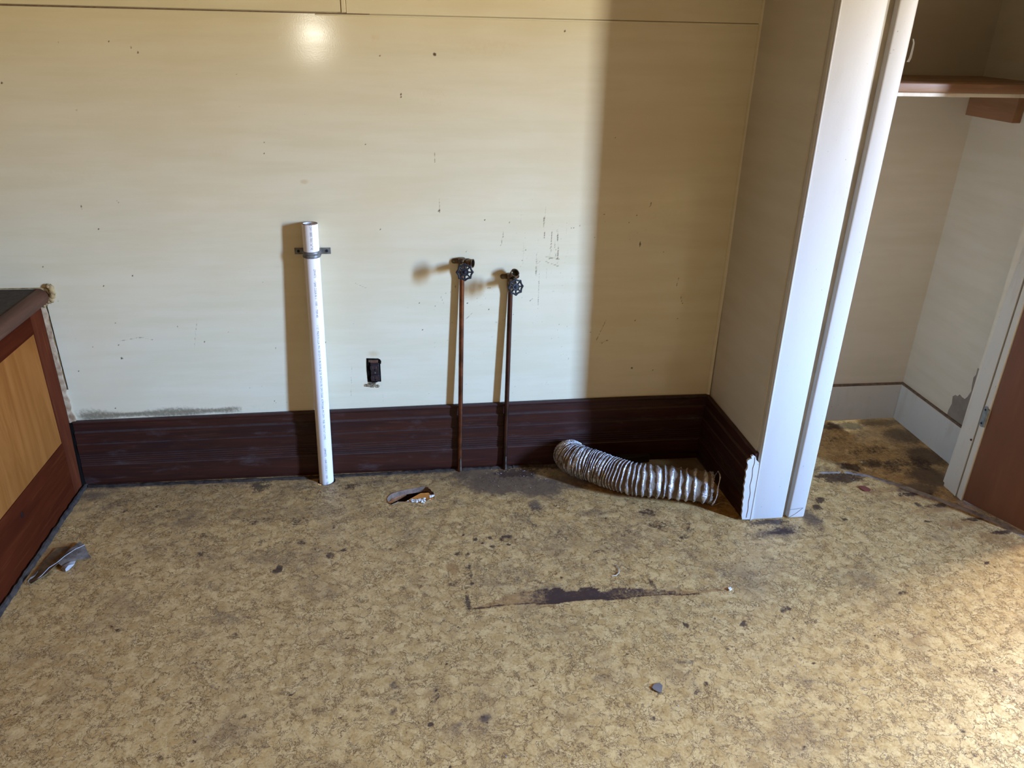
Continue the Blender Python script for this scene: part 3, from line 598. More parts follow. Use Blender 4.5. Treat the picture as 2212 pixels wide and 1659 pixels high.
# stains: pixel centre, half sizes in pixels, amplitude, channel (0 dark, 1 grey grime, 2 orange wear)
stains = [(1085, 1038, 90, 26, 1.3, 1), (1165, 1052, 60, 22, 1.1, 1), (1020, 1022, 55, 16, 1.0, 1), (1230, 1040, 60, 20, .8, 1), (1120, 1020, 60, 14, .9, 0), (1180, 1006, 60, 10, .8, 0), (560, 1052, 30, 14, .8, 0), (470, 1058, 28, 10, .5, 0), (640, 1050, 60, 10, .5, 1), (560, 1040, 90, 8, .6, 1),
 (600, 1228, 9, 11, 1.2, 0), (714, 1198, 13, 7, .95, 0), (743, 1189, 10, 6, .8, 0), (649, 1172, 12, 5, .8, 0), (570, 1168, 18, 8, .6, 0), (510, 1370, 10, 8, .7, 0), (255, 1362, 7, 5, .9, 0), (575, 1412, 5, 4, .8, 0), (415, 1515, 18, 5, .7, 0), (440, 1508, 8, 5, .8, 0), (413, 1600, 7, 5, 1., 0), (410, 1646, 5, 4, .9, 0), (265, 1594, 5, 4, .8, 0), (240, 1615, 20, 30, .35, 0), (345, 1642, 12, 6, .6, 0),
 (480, 1335, 60, 22, .45, 1), (600, 1200, 90, 30, .35, 1), (420, 1185, 90, 30, .35, 1), (440, 1370, 40, 12, .35, 1), (480, 1265, 60, 15, .35, 1), (320, 1290, 50, 14, .3, 1), (700, 1100, 120, 20, .4, 1), (380, 1120, 120, 25, .42, 1), (250, 1090, 50, 15, .5, 1), (200, 1070, 40, 12, .8, 1), (560, 1120, 60, 16, .45, 0), (640, 1125, 30, 9, .6, 0), (440, 1160, 16, 12, .6, 0), (430, 1195, 12, 7, .7, 0),
 (1055, 1163, 9, 5, 1., 0), (1100, 1160, 14, 5, 1.1, 0), (1085, 1166, 8, 5, 1., 0), (1065, 1180, 8, 4, 1., 0), (1030, 1164, 7, 4, .9, 0), (1012, 1198, 7, 5, 1., 0), (990, 1196, 14, 5, .8, 0), (1097, 1176, 8, 4, .9, 0), (1020, 1258, 4, 4, 1., 0), (1175, 1200, 18, 8, .6, 0), (1300, 1190, 18, 6, .5, 0), (1340, 1180, 60, 30, .35, 1), (1180, 1180, 60, 30, .35, 1), (1100, 1240, 90, 40, .4, 1), (1250, 1230, 90, 30, .25, 1), (1450, 1220, 26, 12, .45, 0), (1410, 1262, 10, 18, .8, 0), (1012, 1230, 8, 60, .55, 0), (1012, 1300, 8, 20, .9, 0), (975, 1265, 24, 8, .6, 0),
 (975, 1230, 12, 14, 1., 2), (990, 1260, 20, 16, .6, 2), (1150, 1135, 30, 12, .35, 0), (1230, 1160, 40, 10, .35, 0), (1400, 1108, 22, 12, .8, 0), (1420, 1135, 30, 12, .7, 0), (1490, 1140, 14, 20, .6, 0), (1290, 1105, 60, 8, .5, 1), (1310, 1122, 16, 6, .6, 0), (1160, 1092, 16, 14, .8, 1), (1130, 1120, 30, 16, .5, 1), (1480, 1160, 20, 8, .6, 0), (1560, 1150, 40, 14, .35, 1),
 (1680, 1150, 60, 10, .7, 1), (1700, 1140, 50, 9, .7, 0), (1665, 1128, 50, 7, 1., 0), (1690, 1150, 40, 3, 1., 0), (1755, 1120, 20, 22, .9, 1), (1765, 1094, 10, 6, 1.2, 0), (1772, 1080, 9, 5, 1., 0), (1825, 1121, 6, 4, 1., 0), (1982, 1088, 7, 4, 1.1, 0), (2005, 1127, 8, 3, .9, 0), (1900, 1184, 6, 4, .8, 0), (1735, 1190, 10, 5, .7, 0), (1770, 1100, 30, 30, .35, 0),
 (1505, 1495, 12, 6, .8, 0), (1310, 1462, 16, 7, .5, 0), (1440, 1440, 9, 5, .6, 0), (1530, 1480, 8, 7, .95, 0), (1480, 1348, 6, 4, 1.1, 0), (1608, 1350, 10, 4, 1.1, 0), (1612, 1345, 4, 6, 1.1, 0), (1700, 1316, 14, 5, .9, 0), (1742, 1343, 10, 4, .9, 0), (1945, 1280, 14, 5, .9, 0), (2135, 1215, 8, 4, 1., 0), (2150, 1447, 7, 5, 1., 0), (2085, 1582, 7, 4, 1., 0), (1412, 1552, 5, 4, 1.1, 0), (1390, 1592, 6, 4, 1., 0), (1757, 1433, 6, 3, 1., 0), (2105, 1630, 6, 4, 1., 0), (1205, 1425, 6, 5, .6, 0), (1300, 1466, 20, 10, .4, 1), (1650, 1420, 40, 8, .35, 1), (1580, 1478, 10, 5, .6, 0), (1626, 1515, 14, 8, .55, 0),
 (850, 1480, 8, 7, .7, 1), (855, 1487, 12, 6, .6, 1), (847, 1537, 10, 8, .7, 1), (1045, 1548, 14, 8, .9, 1), (985, 1570, 16, 8, .6, 1), (1040, 1545, 8, 5, .6, 0), (930, 1563, 5, 5, 1.2, 0), (737, 1551, 8, 4, .6, 0), (703, 1549, 4, 3, 1.1, 0), (1000, 1500, 8, 6, .6, 1), (670, 1060, 70, 10, .4, 0), (880, 1110, 120, 14, .4, 1), (985, 1085, 30, 14, .4, 1), (950, 1030, 100, 10, .55, 1), (820, 1040, 80, 8, .5, 1), (760, 1050, 20, 7, .8, 0), (650, 1400, 120, 16, .3, 2), (820, 1360, 90, 20, .35, 2), (600, 1410, 60, 10, .3, 2)]
darkcl = [(1838, 1008, 26, 10, 1.1, 0), (1822, 1032, 42, 9, 1.4, 0), (1790, 1028, 40, 8, .9, 0), (1880, 1000, 40, 12, .8, 0), (1930, 1000, 50, 10, .8, 0), (1820, 920, 60, 9, 1.0, 0), (1900, 912, 50, 8, .9, 1), (1950, 940, 40, 16, 1., 1), (2000, 985, 40, 18, 1.1, 1), (2010, 1030, 40, 20, 1.2, 1), (1985, 1055, 50, 14, .9, 1), (1930, 1010, 30, 14, .7, 0), (1990, 1000, 30, 14, .8, 0), (1880, 970, 60, 12, .5, 0), (1790, 950, 30, 10, .5, 0), (1860, 940, 30, 8, .5, 0),
 (1900, 1058, 60, 7, 1.0, 2), (1960, 1075, 60, 8, .9, 2), (2020, 1100, 60, 9, .9, 2), (2080, 1130, 50, 10, .9, 2), (2150, 1160, 50, 12, 1.0, 2), (2200, 1180, 40, 10, .8, 2), (1830, 1050, 40, 6, .6, 2), (1850, 930, 60, 14, .5, 2), (1780, 990, 30, 12, .5, 2), (2040, 1092, 50, 5, .9, 0), (2110, 1122, 50, 4, .9, 0), (2170, 1148, 40, 4, .9, 0), (1970, 1068, 50, 4, .8, 0)]
stains += darkcl + [(120, 1195, 40, 26, 1.1, 2), (90, 1225, 30, 20, .9, 2), (600, 1110, 200, 30, .38, 1), (1250, 1150, 260, 40, .34, 1), (900, 1150, 160, 40, .30, 1), (1600, 1230, 160, 30, .28, 1), (350, 1180, 160, 40, .30, 1), (700, 1180, 60, 20, .4, 0), (860, 1180, 30, 10, .4, 0), (300, 1100, 60, 12, .45, 0), (1150, 1110, 60, 16, .5, 0), (1330, 1150, 50, 10, .45, 0), (1180, 1270, 120, 16, .45, 1), (1500, 1200, 50, 14, .4, 0)]
flines = [(912, 1535, 950, 1490, 3.2, .8, 0), (950, 1490, 980, 1430, 2.6, .6, 0), (845, 1605, 905, 1565, 3, .35, 0), (925, 1570, 935, 1510, 2, .5, 1), (480, 1600, 505, 1580, 3, .7, 0), (305, 1340, 470, 1150, 4, .45, 1), (470, 1580, 520, 1565, 2, .3, 0), (225, 1475, 235, 1515, 2, .6, 0), (1020, 1120, 1018, 1165, 2, .3, 0),
 (1310, 1575, 1500, 1420, 1.6, .25, 0), (1690, 1463, 1800, 1478, 4.5, .6, 1), (1800, 1478, 1930, 1497, 4, .6, 1), (1930, 1497, 2212, 1500, 3, .4, 1), (1450, 1420, 1490, 1432, 5, .8, 1), (1725, 1575, 1800, 1520, 2.4, .4, 1), (2020, 1220, 2042, 1300, 2.4, .5, 1), (460, 1585, 560, 1545, 1.5, .4, 0),
 (1615, 1130, 1650, 1146, 2.5, 1.1, 0), (1650, 1146, 1745, 1158, 2.0, 1., 0), (1665, 1138, 1720, 1152, 1.5, .9, 0)]
def paint_floor(a, b2):
    n = len(a); col = np.zeros((n, 4)); rr = np.random.default_rng(5)
    wx = a + (vnoise(a, b2, 40, 1) - .5) * .016; wy = b2 + (vnoise(a, b2, 40, 2) - .5) * .016
    def put(ch, cx, cy, rx, ry, am, p_=1.3):
        mk = np.where((np.abs(a - cx) < rx * 2.6 + .02) & (np.abs(b2 - cy) < ry * 2.6 + .02))[0]
        if len(mk):
            d = ((wx[mk] - cx) / rx) ** 2 + ((wy[mk] - cy) / ry) ** 2
            col[mk, ch] = np.maximum(col[mk, ch], am * np.exp(-d ** p_ * .8))
    for u, v, ru, rv, am, ch in stains:
        c0 = P(u, v); dx = (P(u + ru, v) - P(u - ru, v)).length / 2; dy = (P(u, v + rv) - P(u, v - rv)).length / 2
        put(ch, c0.x, c0.y, max(dx, .004), max(dy, .004), am)
    for u0, v0, u1, v1, w_, am, ch in flines:
        a0, a1 = P(u0, v0), P(u1, v1); L = int((a1 - a0).length / .005) + 2; r = w_ / 850
        for t in np.linspace(0, 1, L):
            q = a0.lerp(a1, t); put(ch, q.x + rr.normal() * .001, q.y + rr.normal() * .001, max(r, .0042), max(r, .0042), am * rr.uniform(.7, 1))
    # scattered small specks
    for _ in range(330):
        u = rr.uniform(0, 2212); v = rr.uniform(1060, 1659); q = P(u, v)
        if q.x > 1.8: continue
        put(0, q.x, q.y, rr.uniform(.003, .006), rr.uniform(.003, .005), rr.uniform(.5, 1.0))
    # grimy band near the back wall; darker patch in the corner behind the duct
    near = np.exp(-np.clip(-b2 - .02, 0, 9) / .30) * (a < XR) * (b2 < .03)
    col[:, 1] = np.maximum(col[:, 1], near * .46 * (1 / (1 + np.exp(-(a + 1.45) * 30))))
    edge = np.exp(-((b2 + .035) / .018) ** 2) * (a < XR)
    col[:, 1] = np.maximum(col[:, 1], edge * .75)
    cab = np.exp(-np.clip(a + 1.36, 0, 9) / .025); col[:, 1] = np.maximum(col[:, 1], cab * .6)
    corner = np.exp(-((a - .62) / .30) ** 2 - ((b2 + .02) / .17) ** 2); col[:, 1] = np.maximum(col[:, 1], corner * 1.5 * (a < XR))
    # rectangle where an appliance stood
    rect = 1 / (1 + np.exp(-(a + .085) * 120)) / (1 + np.exp(-(b2 + .765) * 120)) / (1 + np.exp((a - .72) * 25)) / (1 + np.exp((b2 + .30) * 20))
    col[:, 1] = np.maximum(col[:, 1], rect * .20)
    le = np.exp(-((a + .075) / .012) ** 2) * (b2 > -.77) * (b2 < -.3); col[:, 0] = np.maximum(col[:, 0], le * .42)
    # torn strip along its front edge
    ylo = -.768 + .004 * np.sin(a * 31); yhi = ylo + .050 * np.clip((a + .085) / .12, 0, 1) * np.clip((.70 - a) / .35, 0, 1) * (.45 + 1.0 * vnoise(a, b2, 22, 9)) + .010 * (vnoise(a, b2, 90, 19) - .5)
    ins = (b2 > ylo) & (b2 < yhi) & (a > -.085) & (a < .72)
    col[ins, 2] = .55 + .9 * vnoise(a, b2, 60, 20)[ins]
    dark = np.exp(-((a - .22) / .14) ** 2) * .9 + np.exp(-((a - .45) / .12) ** 2) * .5
    col[ins, 0] = np.maximum(col[ins, 0], dark[ins]); col[ins, 1] = np.maximum(col[ins, 1], dark[ins])
    ln = np.exp(-((b2 - ylo - .003) / .0042) ** 2) * (a > -.09) * (a < .60); col[:, 0] = np.maximum(col[:, 0], ln * .95)
    cl = 1 / (1 + np.exp(-(b2 + .19 + (a - 1.45) * .55 * (a > 1.45)) * 45)) * (a > 1.03); col[:, 1] = np.maximum(col[:, 1], cl * .26); col[:, 0] = np.maximum(col[:, 0], cl * .24)
    # wet looking gloss around the closet threshold
    for u, v, ru, rv in ((1830, 1012, 60, 16), (1890, 1035, 60, 12), (1960, 1055, 60, 10), (1815, 1035, 60, 10), (2050, 1090, 60, 8)):
        c0 = P(u, v); dx = ru / 640; dy = (P(u, v + rv) - P(u, v - rv)).length / 2
        col[:, 3] = np.maximum(col[:, 3], np.exp(-((wx - c0.x) / dx) ** 2 - ((wy - c0.y) / dy) ** 2))
    return col
def floor_z(a, b2):
    z_ = (vnoise(a, b2, 6, 11) - .5) * .0022 + (vnoise(a, b2, 21, 12) - .5) * .0007
    ylo = -.768; z_ = z_ - .0016 * np.exp(-((b2 + .748) / .014) ** 2) * (a > -.08) * (a < .6)
    z_ = z_ - .002 * 0
    # blisters at the closet threshold
    bl = np.exp(-((a - 1.36) / .14) ** 2 - ((b2 + .13) / .10) ** 2); z_ = z_ + bl * (vnoise(a, b2, 45, 13) - .35) * .009
    return np.stack([a, b2, z_ - .001], 1)
A = np.concatenate([[-2.1, -1.7], np.arange(-1.45, 1.85, .0062), [2.0, 2.5, 3.2]])
Bf = np.concatenate([[-4.6, -3.5, -2.4, -1.9], np.arange(-1.70, .26, .0062)])
keep = lambda a, b2: ~(inpoly(a, b2, HOLE) | inpoly(a, b2, RING))
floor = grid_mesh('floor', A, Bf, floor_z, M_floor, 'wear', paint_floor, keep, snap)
tag(floor, 'worn tan crackle-patterned linoleum floor with stains', None, None, 'structure')
mb = MB()
for poly, dp in ((HOLE, .020), (RING, .05)):
    n = len(poly); o0 = [(x, y, .0005) for x, y in poly]; o1 = [(x, y, -dp) for x, y in poly]
    mb.add(o0 + o1, [(i, (i + 1) % n, n + (i + 1) % n, n + i) for i in range(n)])
mb.build('hole_rim', M_brownline, floor)
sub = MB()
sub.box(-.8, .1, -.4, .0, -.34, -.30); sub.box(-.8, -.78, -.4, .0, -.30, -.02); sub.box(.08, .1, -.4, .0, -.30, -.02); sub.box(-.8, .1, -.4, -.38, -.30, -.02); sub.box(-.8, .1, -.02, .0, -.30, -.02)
sub.build('underfloor_dark_box', M_black, floor)  # black liner shuts out light and colours the hole dark
MB().hexa([(-.40, -.28, -.060), (-.30, -.28, -.060), (-.10, -.10, -.060), (-.20, -.10, -.060), (-.40, -.28, -.045), (-.30, -.28, -.045), (-.10, -.10, -.045), (-.20, -.10, -.045)]).build('subfloor_board', M_lath, floor, bevel=.002)
MB().hexa([(-.295, -.30, -.066), (-.245, -.30, -.066), (-.06, -.12, -.066), (-.11, -.12, -.066), (-.295, -.30, -.048), (-.245, -.30, -.048), (-.06, -.12, -.048), (-.11, -.12, -.048)]).build('subfloor_board', M_joist, floor, bevel=.002)
MB().hexa([(-.235, -.30, -.06), (-.12, -.30, -.06), (.06, -.12, -.06), (-.05, -.12, -.06), (-.235, -.30, -.040), (-.12, -.30, -.040), (.06, -.12, -.040), (-.05, -.12, -.040)]).build('subfloor_board', M_lath, floor, bevel=.002)
MB().hexa([(-.47, -.26, -.055), (-.43, -.26, -.055), (-.25, -.10, -.055), (-.29, -.10, -.055), (-.47, -.26, -.038), (-.43, -.26, -.038), (-.25, -.10, -.038), (-.29, -.10, -.038)]).build('subfloor_board', M_joist, floor, bevel=.002)

def lump(cx, cy, cz, rx, ry, rz, seed, mb=None, seg=7, rn=5):
    r = random.Random(seed); mb = mb or MB(); rs = []
    for i in range(1, rn):
        ph = PI * i / rn
        rs.append([(cx + rx * math.sin(ph) * math.cos(2 * PI * k / seg) * r.uniform(.7, 1.2), cy + ry * math.sin(ph) * math.sin(2 * PI * k / seg) * r.uniform(.7, 1.2), cz + rz * math.cos(ph) * r.uniform(.8, 1.2)) for k in range(seg)])
    return mb.rings(rs)
# white fibrous crumbs at the lip of the hole
for (px_, py_, n_, sp, lab) in ((905, 1083, 34, .014, 'clump of white plaster crumbs at the front edge of the floor hole'), (932, 1073, 12, .005, 'small white crumb clump at the right end of the floor hole')):
    q = P(px_, py_); mb = MB(); r = random.Random(n_)
    for k in range(n_):
        s_ = r.uniform(.0012, .0042) * (1 if n_ > 10 else .8); lump(q.x + r.gauss(0, sp), q.y + r.gauss(0, .004), .001 + r.uniform(0, .004), s_ * 1.3, s_, s_, k, mb, 6, 4)
    tag(mb.build('plaster_crumbs', M_white), lab, 'debris', None, 'stuff')
# small crumbs scattered over the floor, nobody could count them
mb = MB(); r = random.Random(4)
def crumb(u, v, s_):
    q = P(u, v); lump(q.x, q.y, .0006, s_ * r.uniform(.7, 1.6), s_ * r.uniform(.6, 1.1), s_ * .5, r.random(), mb, 5, 3)
for _ in range(90): crumb(r.gauss(1110, 65), r.gauss(1022, 14), r.uniform(.0008, .0024))
for _ in range(40): crumb(r.gauss(1840, 40), r.gauss(1035, 30), r.uniform(.0008, .0025))
for _ in range(90): crumb(r.uniform(150, 2150), r.uniform(1180, 1640), r.uniform(.0008, .0018))
for _ in range(25): crumb(r.uniform(750, 1000), r.uniform(1040, 1100), r.uniform(.0006, .0018))
tag(mb.build('floor_crumbs', M_crumb), 'tiny loose crumbs and grit scattered over the linoleum', 'debris', None, 'stuff')
def flat_chip(name, uv, mat, lab, th_=.0015, curl=.0):
    pts = [P(u, v) for u, v in uv]
    o = MB().prism([(p_.x, p_.y, .0008) for p_ in pts], (0, 0, th_)).build(name, mat); tag(o, lab, 'debris', 'tiny white plaster chips on the floor' if name == 'plaster_chip' else None); return o
flat_chip('paint_flake', [(1853, 1052), (1858, 1050), (1868, 1051), (1876, 1055), (1881, 1059), (1878, 1062), (1868, 1062), (1861, 1058)], M_red, 'dark red flake lying on the floor at the closet threshold')
flat_chip('linoleum_chip', [(1408, 1486), (1413, 1479), (1425, 1476), (1431, 1482), (1429, 1497), (1422, 1496), (1412, 1491)], M_flake, 'grey angular chip on the open floor below the torn strip')
flat_chip('plaster_chip', [(837, 1017), (841, 1010), (843, 1011), (840, 1018)], M_white, 'tiny white chip at the baseboard foot above the floor hole', .004)
flat_chip('plaster_chip', [(1572, 1272), (1578, 1270), (1581, 1274), (1576, 1277)], M_white, 'tiny white chip right of the torn floor strip', .003)
# curled wire scraps
def wire(uvs, lab, r_=.0009):
    q = [P(u, v) + Vector((0, 0, .0018)) for u, v in uvs]
    tag(MB().tube(q, r_, 6).build('wire_scrap', M_glass, smooth=True), lab, 'debris', 'thin pale strands on the floor')
wire([(1325, 1220), (1332, 1222), (1337, 1230), (1337, 1238), (1331, 1244), (1322, 1245)], 'thin curled pale wire scrap on the floor above the torn strip')
wire([(1541, 1093), (1556, 1087), (1570, 1088), (1580, 1093), (1587, 1100)], 'thin pale strand trailing from the right end of the foil duct', .0006)

# ---------------------------------------------------------------- cabinet at the left
XC = -1.36
cb = thing('base_cabinet', 'red-brown wooden base cabinet with dark countertop at the left edge', 'cabinet', (XC, -.8, 0))
parts = []
ydv = -1.55
parts.append(MB().box(-2.08, XC - .02, ydv, -.004, .02, .660).build('body', M_cab))
parts.append(MB().box(XC - .02, XC, -.085, -.008, .004, .660).build('stile', M_cab, bevel=.001))
parts.append(MB().box(XC - .02, XC, ydv, ydv + .08, .004, .660).build('stile', M_cab, bevel=.001))
parts.append(MB().box(XC - .02, XC, ydv + .08, -.085, .590, .660).build('top_rail', M_caby, bevel=.001))
parts.append(MB().box(XC - .02, XC, ydv + .08, -.085, .004, .205).build('bottom_rail', M_caby, bevel=.001))
parts.append(MB().box(XC - .016, XC - .003, ydv + .08, -.085, .205, .590).build('side_panel', M_ply))
knot = MB().lathe(P(48, 1112, 'x', XC) + Vector((-.001, 0, 0)), (1, 0, 0), [(0, .011), (.0010, .010), (.0012, .004)], 14).build('knot', M_knot)
parts.append(knot)
ct = MB().box(-2.09, XC + .004, ydv - .02, -.001, .664, .706).build('countertop', M_top, bevel=.003); parts.append(ct)
nose = [(XC + .002, .662), (XC + .022, .662), (XC + .030, .670), (XC + .032, .684), (XC + .026, .698), (XC + .012, .706), (XC + .002, .7075)]
parts.append(MB().prism([(x, ydv - .02, z_) for x, z_ in nose], (0, -ydv + .017, 0)).build('nosing', M_nose, smooth=True))
parts.append(strip('toe_grime', [(XC + .008, -1.5, 0), (XC + .008, -.9, 0), (XC + .009, -.5, 0), (XC + .008, -.02, 0)], .010, .011, M_grime, None, .25, 6, 26))
mb = MB()
for (u, v, s_) in ((104, 619, .008), (109, 622, .010), (112, 630, .011), (113, 639, .010), (111, 646, .010), (105, 650, .009), (99, 654, .008), (96, 659, .006)):
    q = P(u, v, 'y', -.006); lump(q.x, q.y, q.z, s_, .007, s_ * 1.2, u, mb, 8, 6)
ck = mb.build('caulk', M_caulk, smooth='all'); ck['label'] = 'lumpy dried tan caulk'; parts.append(ck)
mb = MB(); rs = []
for i, z_ in enumerate(np.linspace(.235, .655, 26)):
    w_ = .012 + .003 * math.sin(i * 1.7) + (.006 if z_ < .36 else 0) * (1 - (z_ - .235) / .125)
    x0_ = XC + .001; rs.append([(x0_, -.001, z_), (x0_, -.009, z_), (x0_ + w_, -.006, z_), (x0_ + w_, -.001, z_)])
sc1 = MB().rings(rs).build('scribe_strip', M_scribe); parts.append(sc1)
parts.append(MB().tube([(XC + .0185, -.002, .36), (XC + .0165, -.002, .655)], .0012, 6).build('gap_line', M_black))
parts.append(MB().hexa([(XC - .0, -.03, 0), (XC + .012, -.022, 0), (XC + .012, -.002, 0), (XC, -.002, 0), (XC, -.012, .24), (XC + .010, -.010, .24), (XC + .010, -.002, .24), (XC, -.002, .24)]).build('gap_shade_block', M_black))  # solid black block painted in for the shade of the gap
wl = MB().tube([(-2.09, -.002, .7085), (-1.335, -.002, .7085)], .0022, 6).build('wall_joint', M_caulk); parts.append(wl)
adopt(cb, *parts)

# torn curl of floor covering beside the cabinet
tl = thing('torn_linoleum', 'torn curled flap of floor covering with pale underlay beside the cabinet foot', 'debris', P(120, 1215)[:])
def sheet(rows, mat, name, th_=.0012):                    # rows: list of rows of (u, v, height); a small solid sheet
    vs = []
    for rw in rows:
        for u, v, h_ in rw:
            q = P(u, v, 'z', h_); vs.append(q)
    n = len(rows[0]); m_ = len(rows); N = n * m_
    fs = [(i * n + j, i * n + j + 1, (i + 1) * n + j + 1, (i + 1) * n + j) for i in range(m_ - 1) for j in range(n - 1)]
    fs2 = [tuple(k + N for k in f[::-1]) for f in fs]
    per = [j for j in range(n)] + [i * n + n - 1 for i in range(1, m_)] + [(m_ - 1) * n + j for j in range(n - 2, -1, -1)] + [i * n for i in range(m_ - 2, 0, -1)]
    fs3 = [(per[i], per[(i + 1) % len(per)], per[(i + 1) % len(per)] + N, per[i] + N) for i in range(len(per))]
    o = MB().add(vs + [q - Vector((0, 0, th_)) for q in vs], fs + fs2 + fs3).build(name, mat, smooth=True)
    return o
s1 = sheet([[(120, 1184, .002), (99, 1207, .002), (76, 1236, .002), (62, 1252, .002)], [(144, 1180, .003), (116, 1207, .004), (84, 1239, .004), (63, 1257, .003)],
            [(158, 1186, .009), (126, 1214, .010), (94, 1241, .010), (66, 1260, .005)], [(162, 1184, .011), (131, 1212, .013), (96, 1243, .013), (66, 1262, .007)]], M_flap if 'M_flap' in globals() else M_caulk, 'linoleum_flap')
mtf, ntf, bsf = newmat('brown underside of linoleum'); bf = NB(ntf)
bf.l(bf.mix(bf.step(bf.noise(bf.coord((1, 1, 1)), 45, 6, .7), .35, .65), (.20, .125, .045), (.085, .048, .020)), bsf.inputs['Base Color']); bsf.inputs['Roughness'].default_value = .7
s1.data.materials.clear(); s1.data.materials.append(mtf)
s2 = sheet([[(138, 1198, .012), (150, 1186, .012), (163, 1177, .010), (172, 1170, .006)], [(122, 1212, .014), (146, 1201, .013), (166, 1190, .014), (183, 1178, .004)],
            [(128, 1219, .009), (152, 1211, .012), (170, 1200, .009), (190, 1194, .004)], [(136, 1224, .006), (155, 1217, .007), (165, 1209, .006), (197, 1204, .002)]], M_paper, 'underlay')
s3 = sheet([[(146, 1216, .012), (154, 1213, .013), (163, 1212, .011)], [(136, 1222, .009), (148, 1221, .014), (160, 1219, .009)], [(131, 1228, .004), (141, 1229, .009), (152, 1227, .005)], [(135, 1233, .002), (142, 1234, .003), (148, 1231, .002)]], M_paperw, 'pale_flap')
s4 = sheet([[(82, 1234, .012), (76, 1243, .012), (70, 1248, .010)], [(74, 1238, .010), (66, 1247, .013), (60, 1254, .009)], [(66, 1247, .006), (62, 1255, .007), (61, 1260, .004)]], M_paper, 'underlay')
s5 = MB().tube([P(u, v, 'z', h_) for u, v, h_ in ((183, 1177, .006), (163, 1186, .013), (140, 1201, .015), (122, 1216, .015), (106, 1226, .014), (90, 1243, .012), (78, 1253, .006))], .0011, 6).build('torn_edge', M_paperw, smooth=True)
adopt(tl, s1, s2, s3, s4, s5)

# ---------------------------------------------------------------- white pvc stub with strap
pv = thing('pvc_pipe', 'white plastic drain pipe standing against the back wall, strapped near its open top', 'pipe', (PVCX, PVCY, 0))
pt = P(669, 483, 'y', -.029); pb = Vector((PVCX, PVCY, -.06)); RO, RI = .0245, .0205
ax = (pt - pb).normalized(); L = (pt - pb).length
mb = MB(); up = Vector((0, -1, 0)); up = (up - ax * up.dot(ax)).normalized(); sd = ax.cross(up)      # up = towards the room; sd
if sd.x < 0: sd = -sd
def circ(t, r, n=48, wob=0): return [pb + ax * t + (up * math.cos(2 * PI * k / n) + sd * math.sin(2 * PI * k / n)) * r for k in range(n)]
mb.rings([circ(0, RI), circ(0, RO), circ(L - .0015, RO), circ(L, RO - .001), circ(L + .0005, RI + .0005), circ(L - .002, RI), circ(L - .30, RI)], True, True)
pipe = mb.build('pipe', M_pvc, smooth=True)
rimo = MB(); rimo.tube([p_ + ax * .0006 for p_ in circ(L, (RO + RI) / 2)], .0013, 6, closed=True); rimm = rimo.build('cut_rim', M_brownline, smooth=True)
# strap
zs = P(674, 551, 'y', -.05).z
ts = (zs - pb.z) / ax.z
cs = pb + ax * ts
mb = MB(); hw = .010
prof = []
for k in range(0, 25):
    a = -PI / 2 - .25 + (PI + .5) * k / 24
    prof.append((math.sin(a), math.cos(a)))
def strap_ring(zz, ro, ri):
    outp = []
    yb = -.003
    L_ = [(cs.x - .056, yb)] + [(cs.x - .0275, yb)] + [(cs.x + s_ * ro, cs.y - c_ * ro) for s_, c_ in prof] + [(cs.x + .0275, yb), (cs.x + .056, yb)]
    I_ = [(cs.x - .056, yb + .002)] + [(cs.x - .0265, yb + .002)] + [(cs.x + s_ * ri, min(cs.y - c_ * ri, yb + .002)) for s_, c_ in prof] + [(cs.x + .0265, yb + .002), (cs.x + .056, yb + .002)]
    return [(x, y, zz) for x, y in L_] + [(x, y, zz) for x, y in I_[::-1]]
rs = []
for dz, bul in ((-hw, 0), (-hw + .002, .0012), (-.006, .0014), (-.003, -.0006), (.001, -.0006), (.004, .0016), (hw - .002, .0012), (hw, 0)):
    rs.append(strap_ring(cs.z + dz, RO + .0022 + bul, RO + .0002))
mb.rings(rs); strap = mb.build('strap', M_galv, smooth=True)
scr = []
for dx in (-.044, .044):
    o = MB().lathe((cs.x + dx, -.003, cs.z), (0, -1, 0), [(0, .0045), (.0015, .0042), (.0024, .0025), (.0024, .0)], 12).build('screw', M_iron, smooth=True)
    scr.append(o)
# printed text running down the pipe
def pipe_text(s_, u0, v0, v1, az, size, fs=None):
    cu = bpy.data.curves.new('t', 'FONT'); cu.body = s_; cu.size = 1.0; cu.resolution_u = 2
    to = bpy.data.objects.new('t', cu); C.objects.link(to); bpy.context.view_layer.update()
    me = bpy.data.meshes.new_from_object(to.evaluated_get(bpy.context.evaluated_depsgraph_get()))
    bpy.data.objects.remove(to)
    bm = bmesh.new(); bm.from_mesh(me); bmesh.ops.triangulate(bm, faces=bm.faces)
    xs = [q.co.x for q in bm.verts]; W_ = max(xs) - min(xs); x0_ = min(xs)
    z0 = P(u0, v0, 'y', -.075).z; z1 = P(u0, v1, 'y', -.075).z
    t0 = (z0 - pb.z) / ax.z; t1 = (z1 - pb.z) / ax.z
    for q in bm.verts:
        t = t0 + (t1 - t0) * (q.co.x - x0_) / W_; th_ = az + q.co.y * size / RO
        c_ = pb + ax * t + (up * math.cos(th_) + sd * math.sin(th_)) * (RO + .00035); q.co = c_
    bm.to_mesh(me); bm.free(); me.name = 'printed_text'; me.materials.clear(); me.materials.append(M_ink)
    o = bpy.data.objects.new('printed_text', me); C.objects.link(o); return o
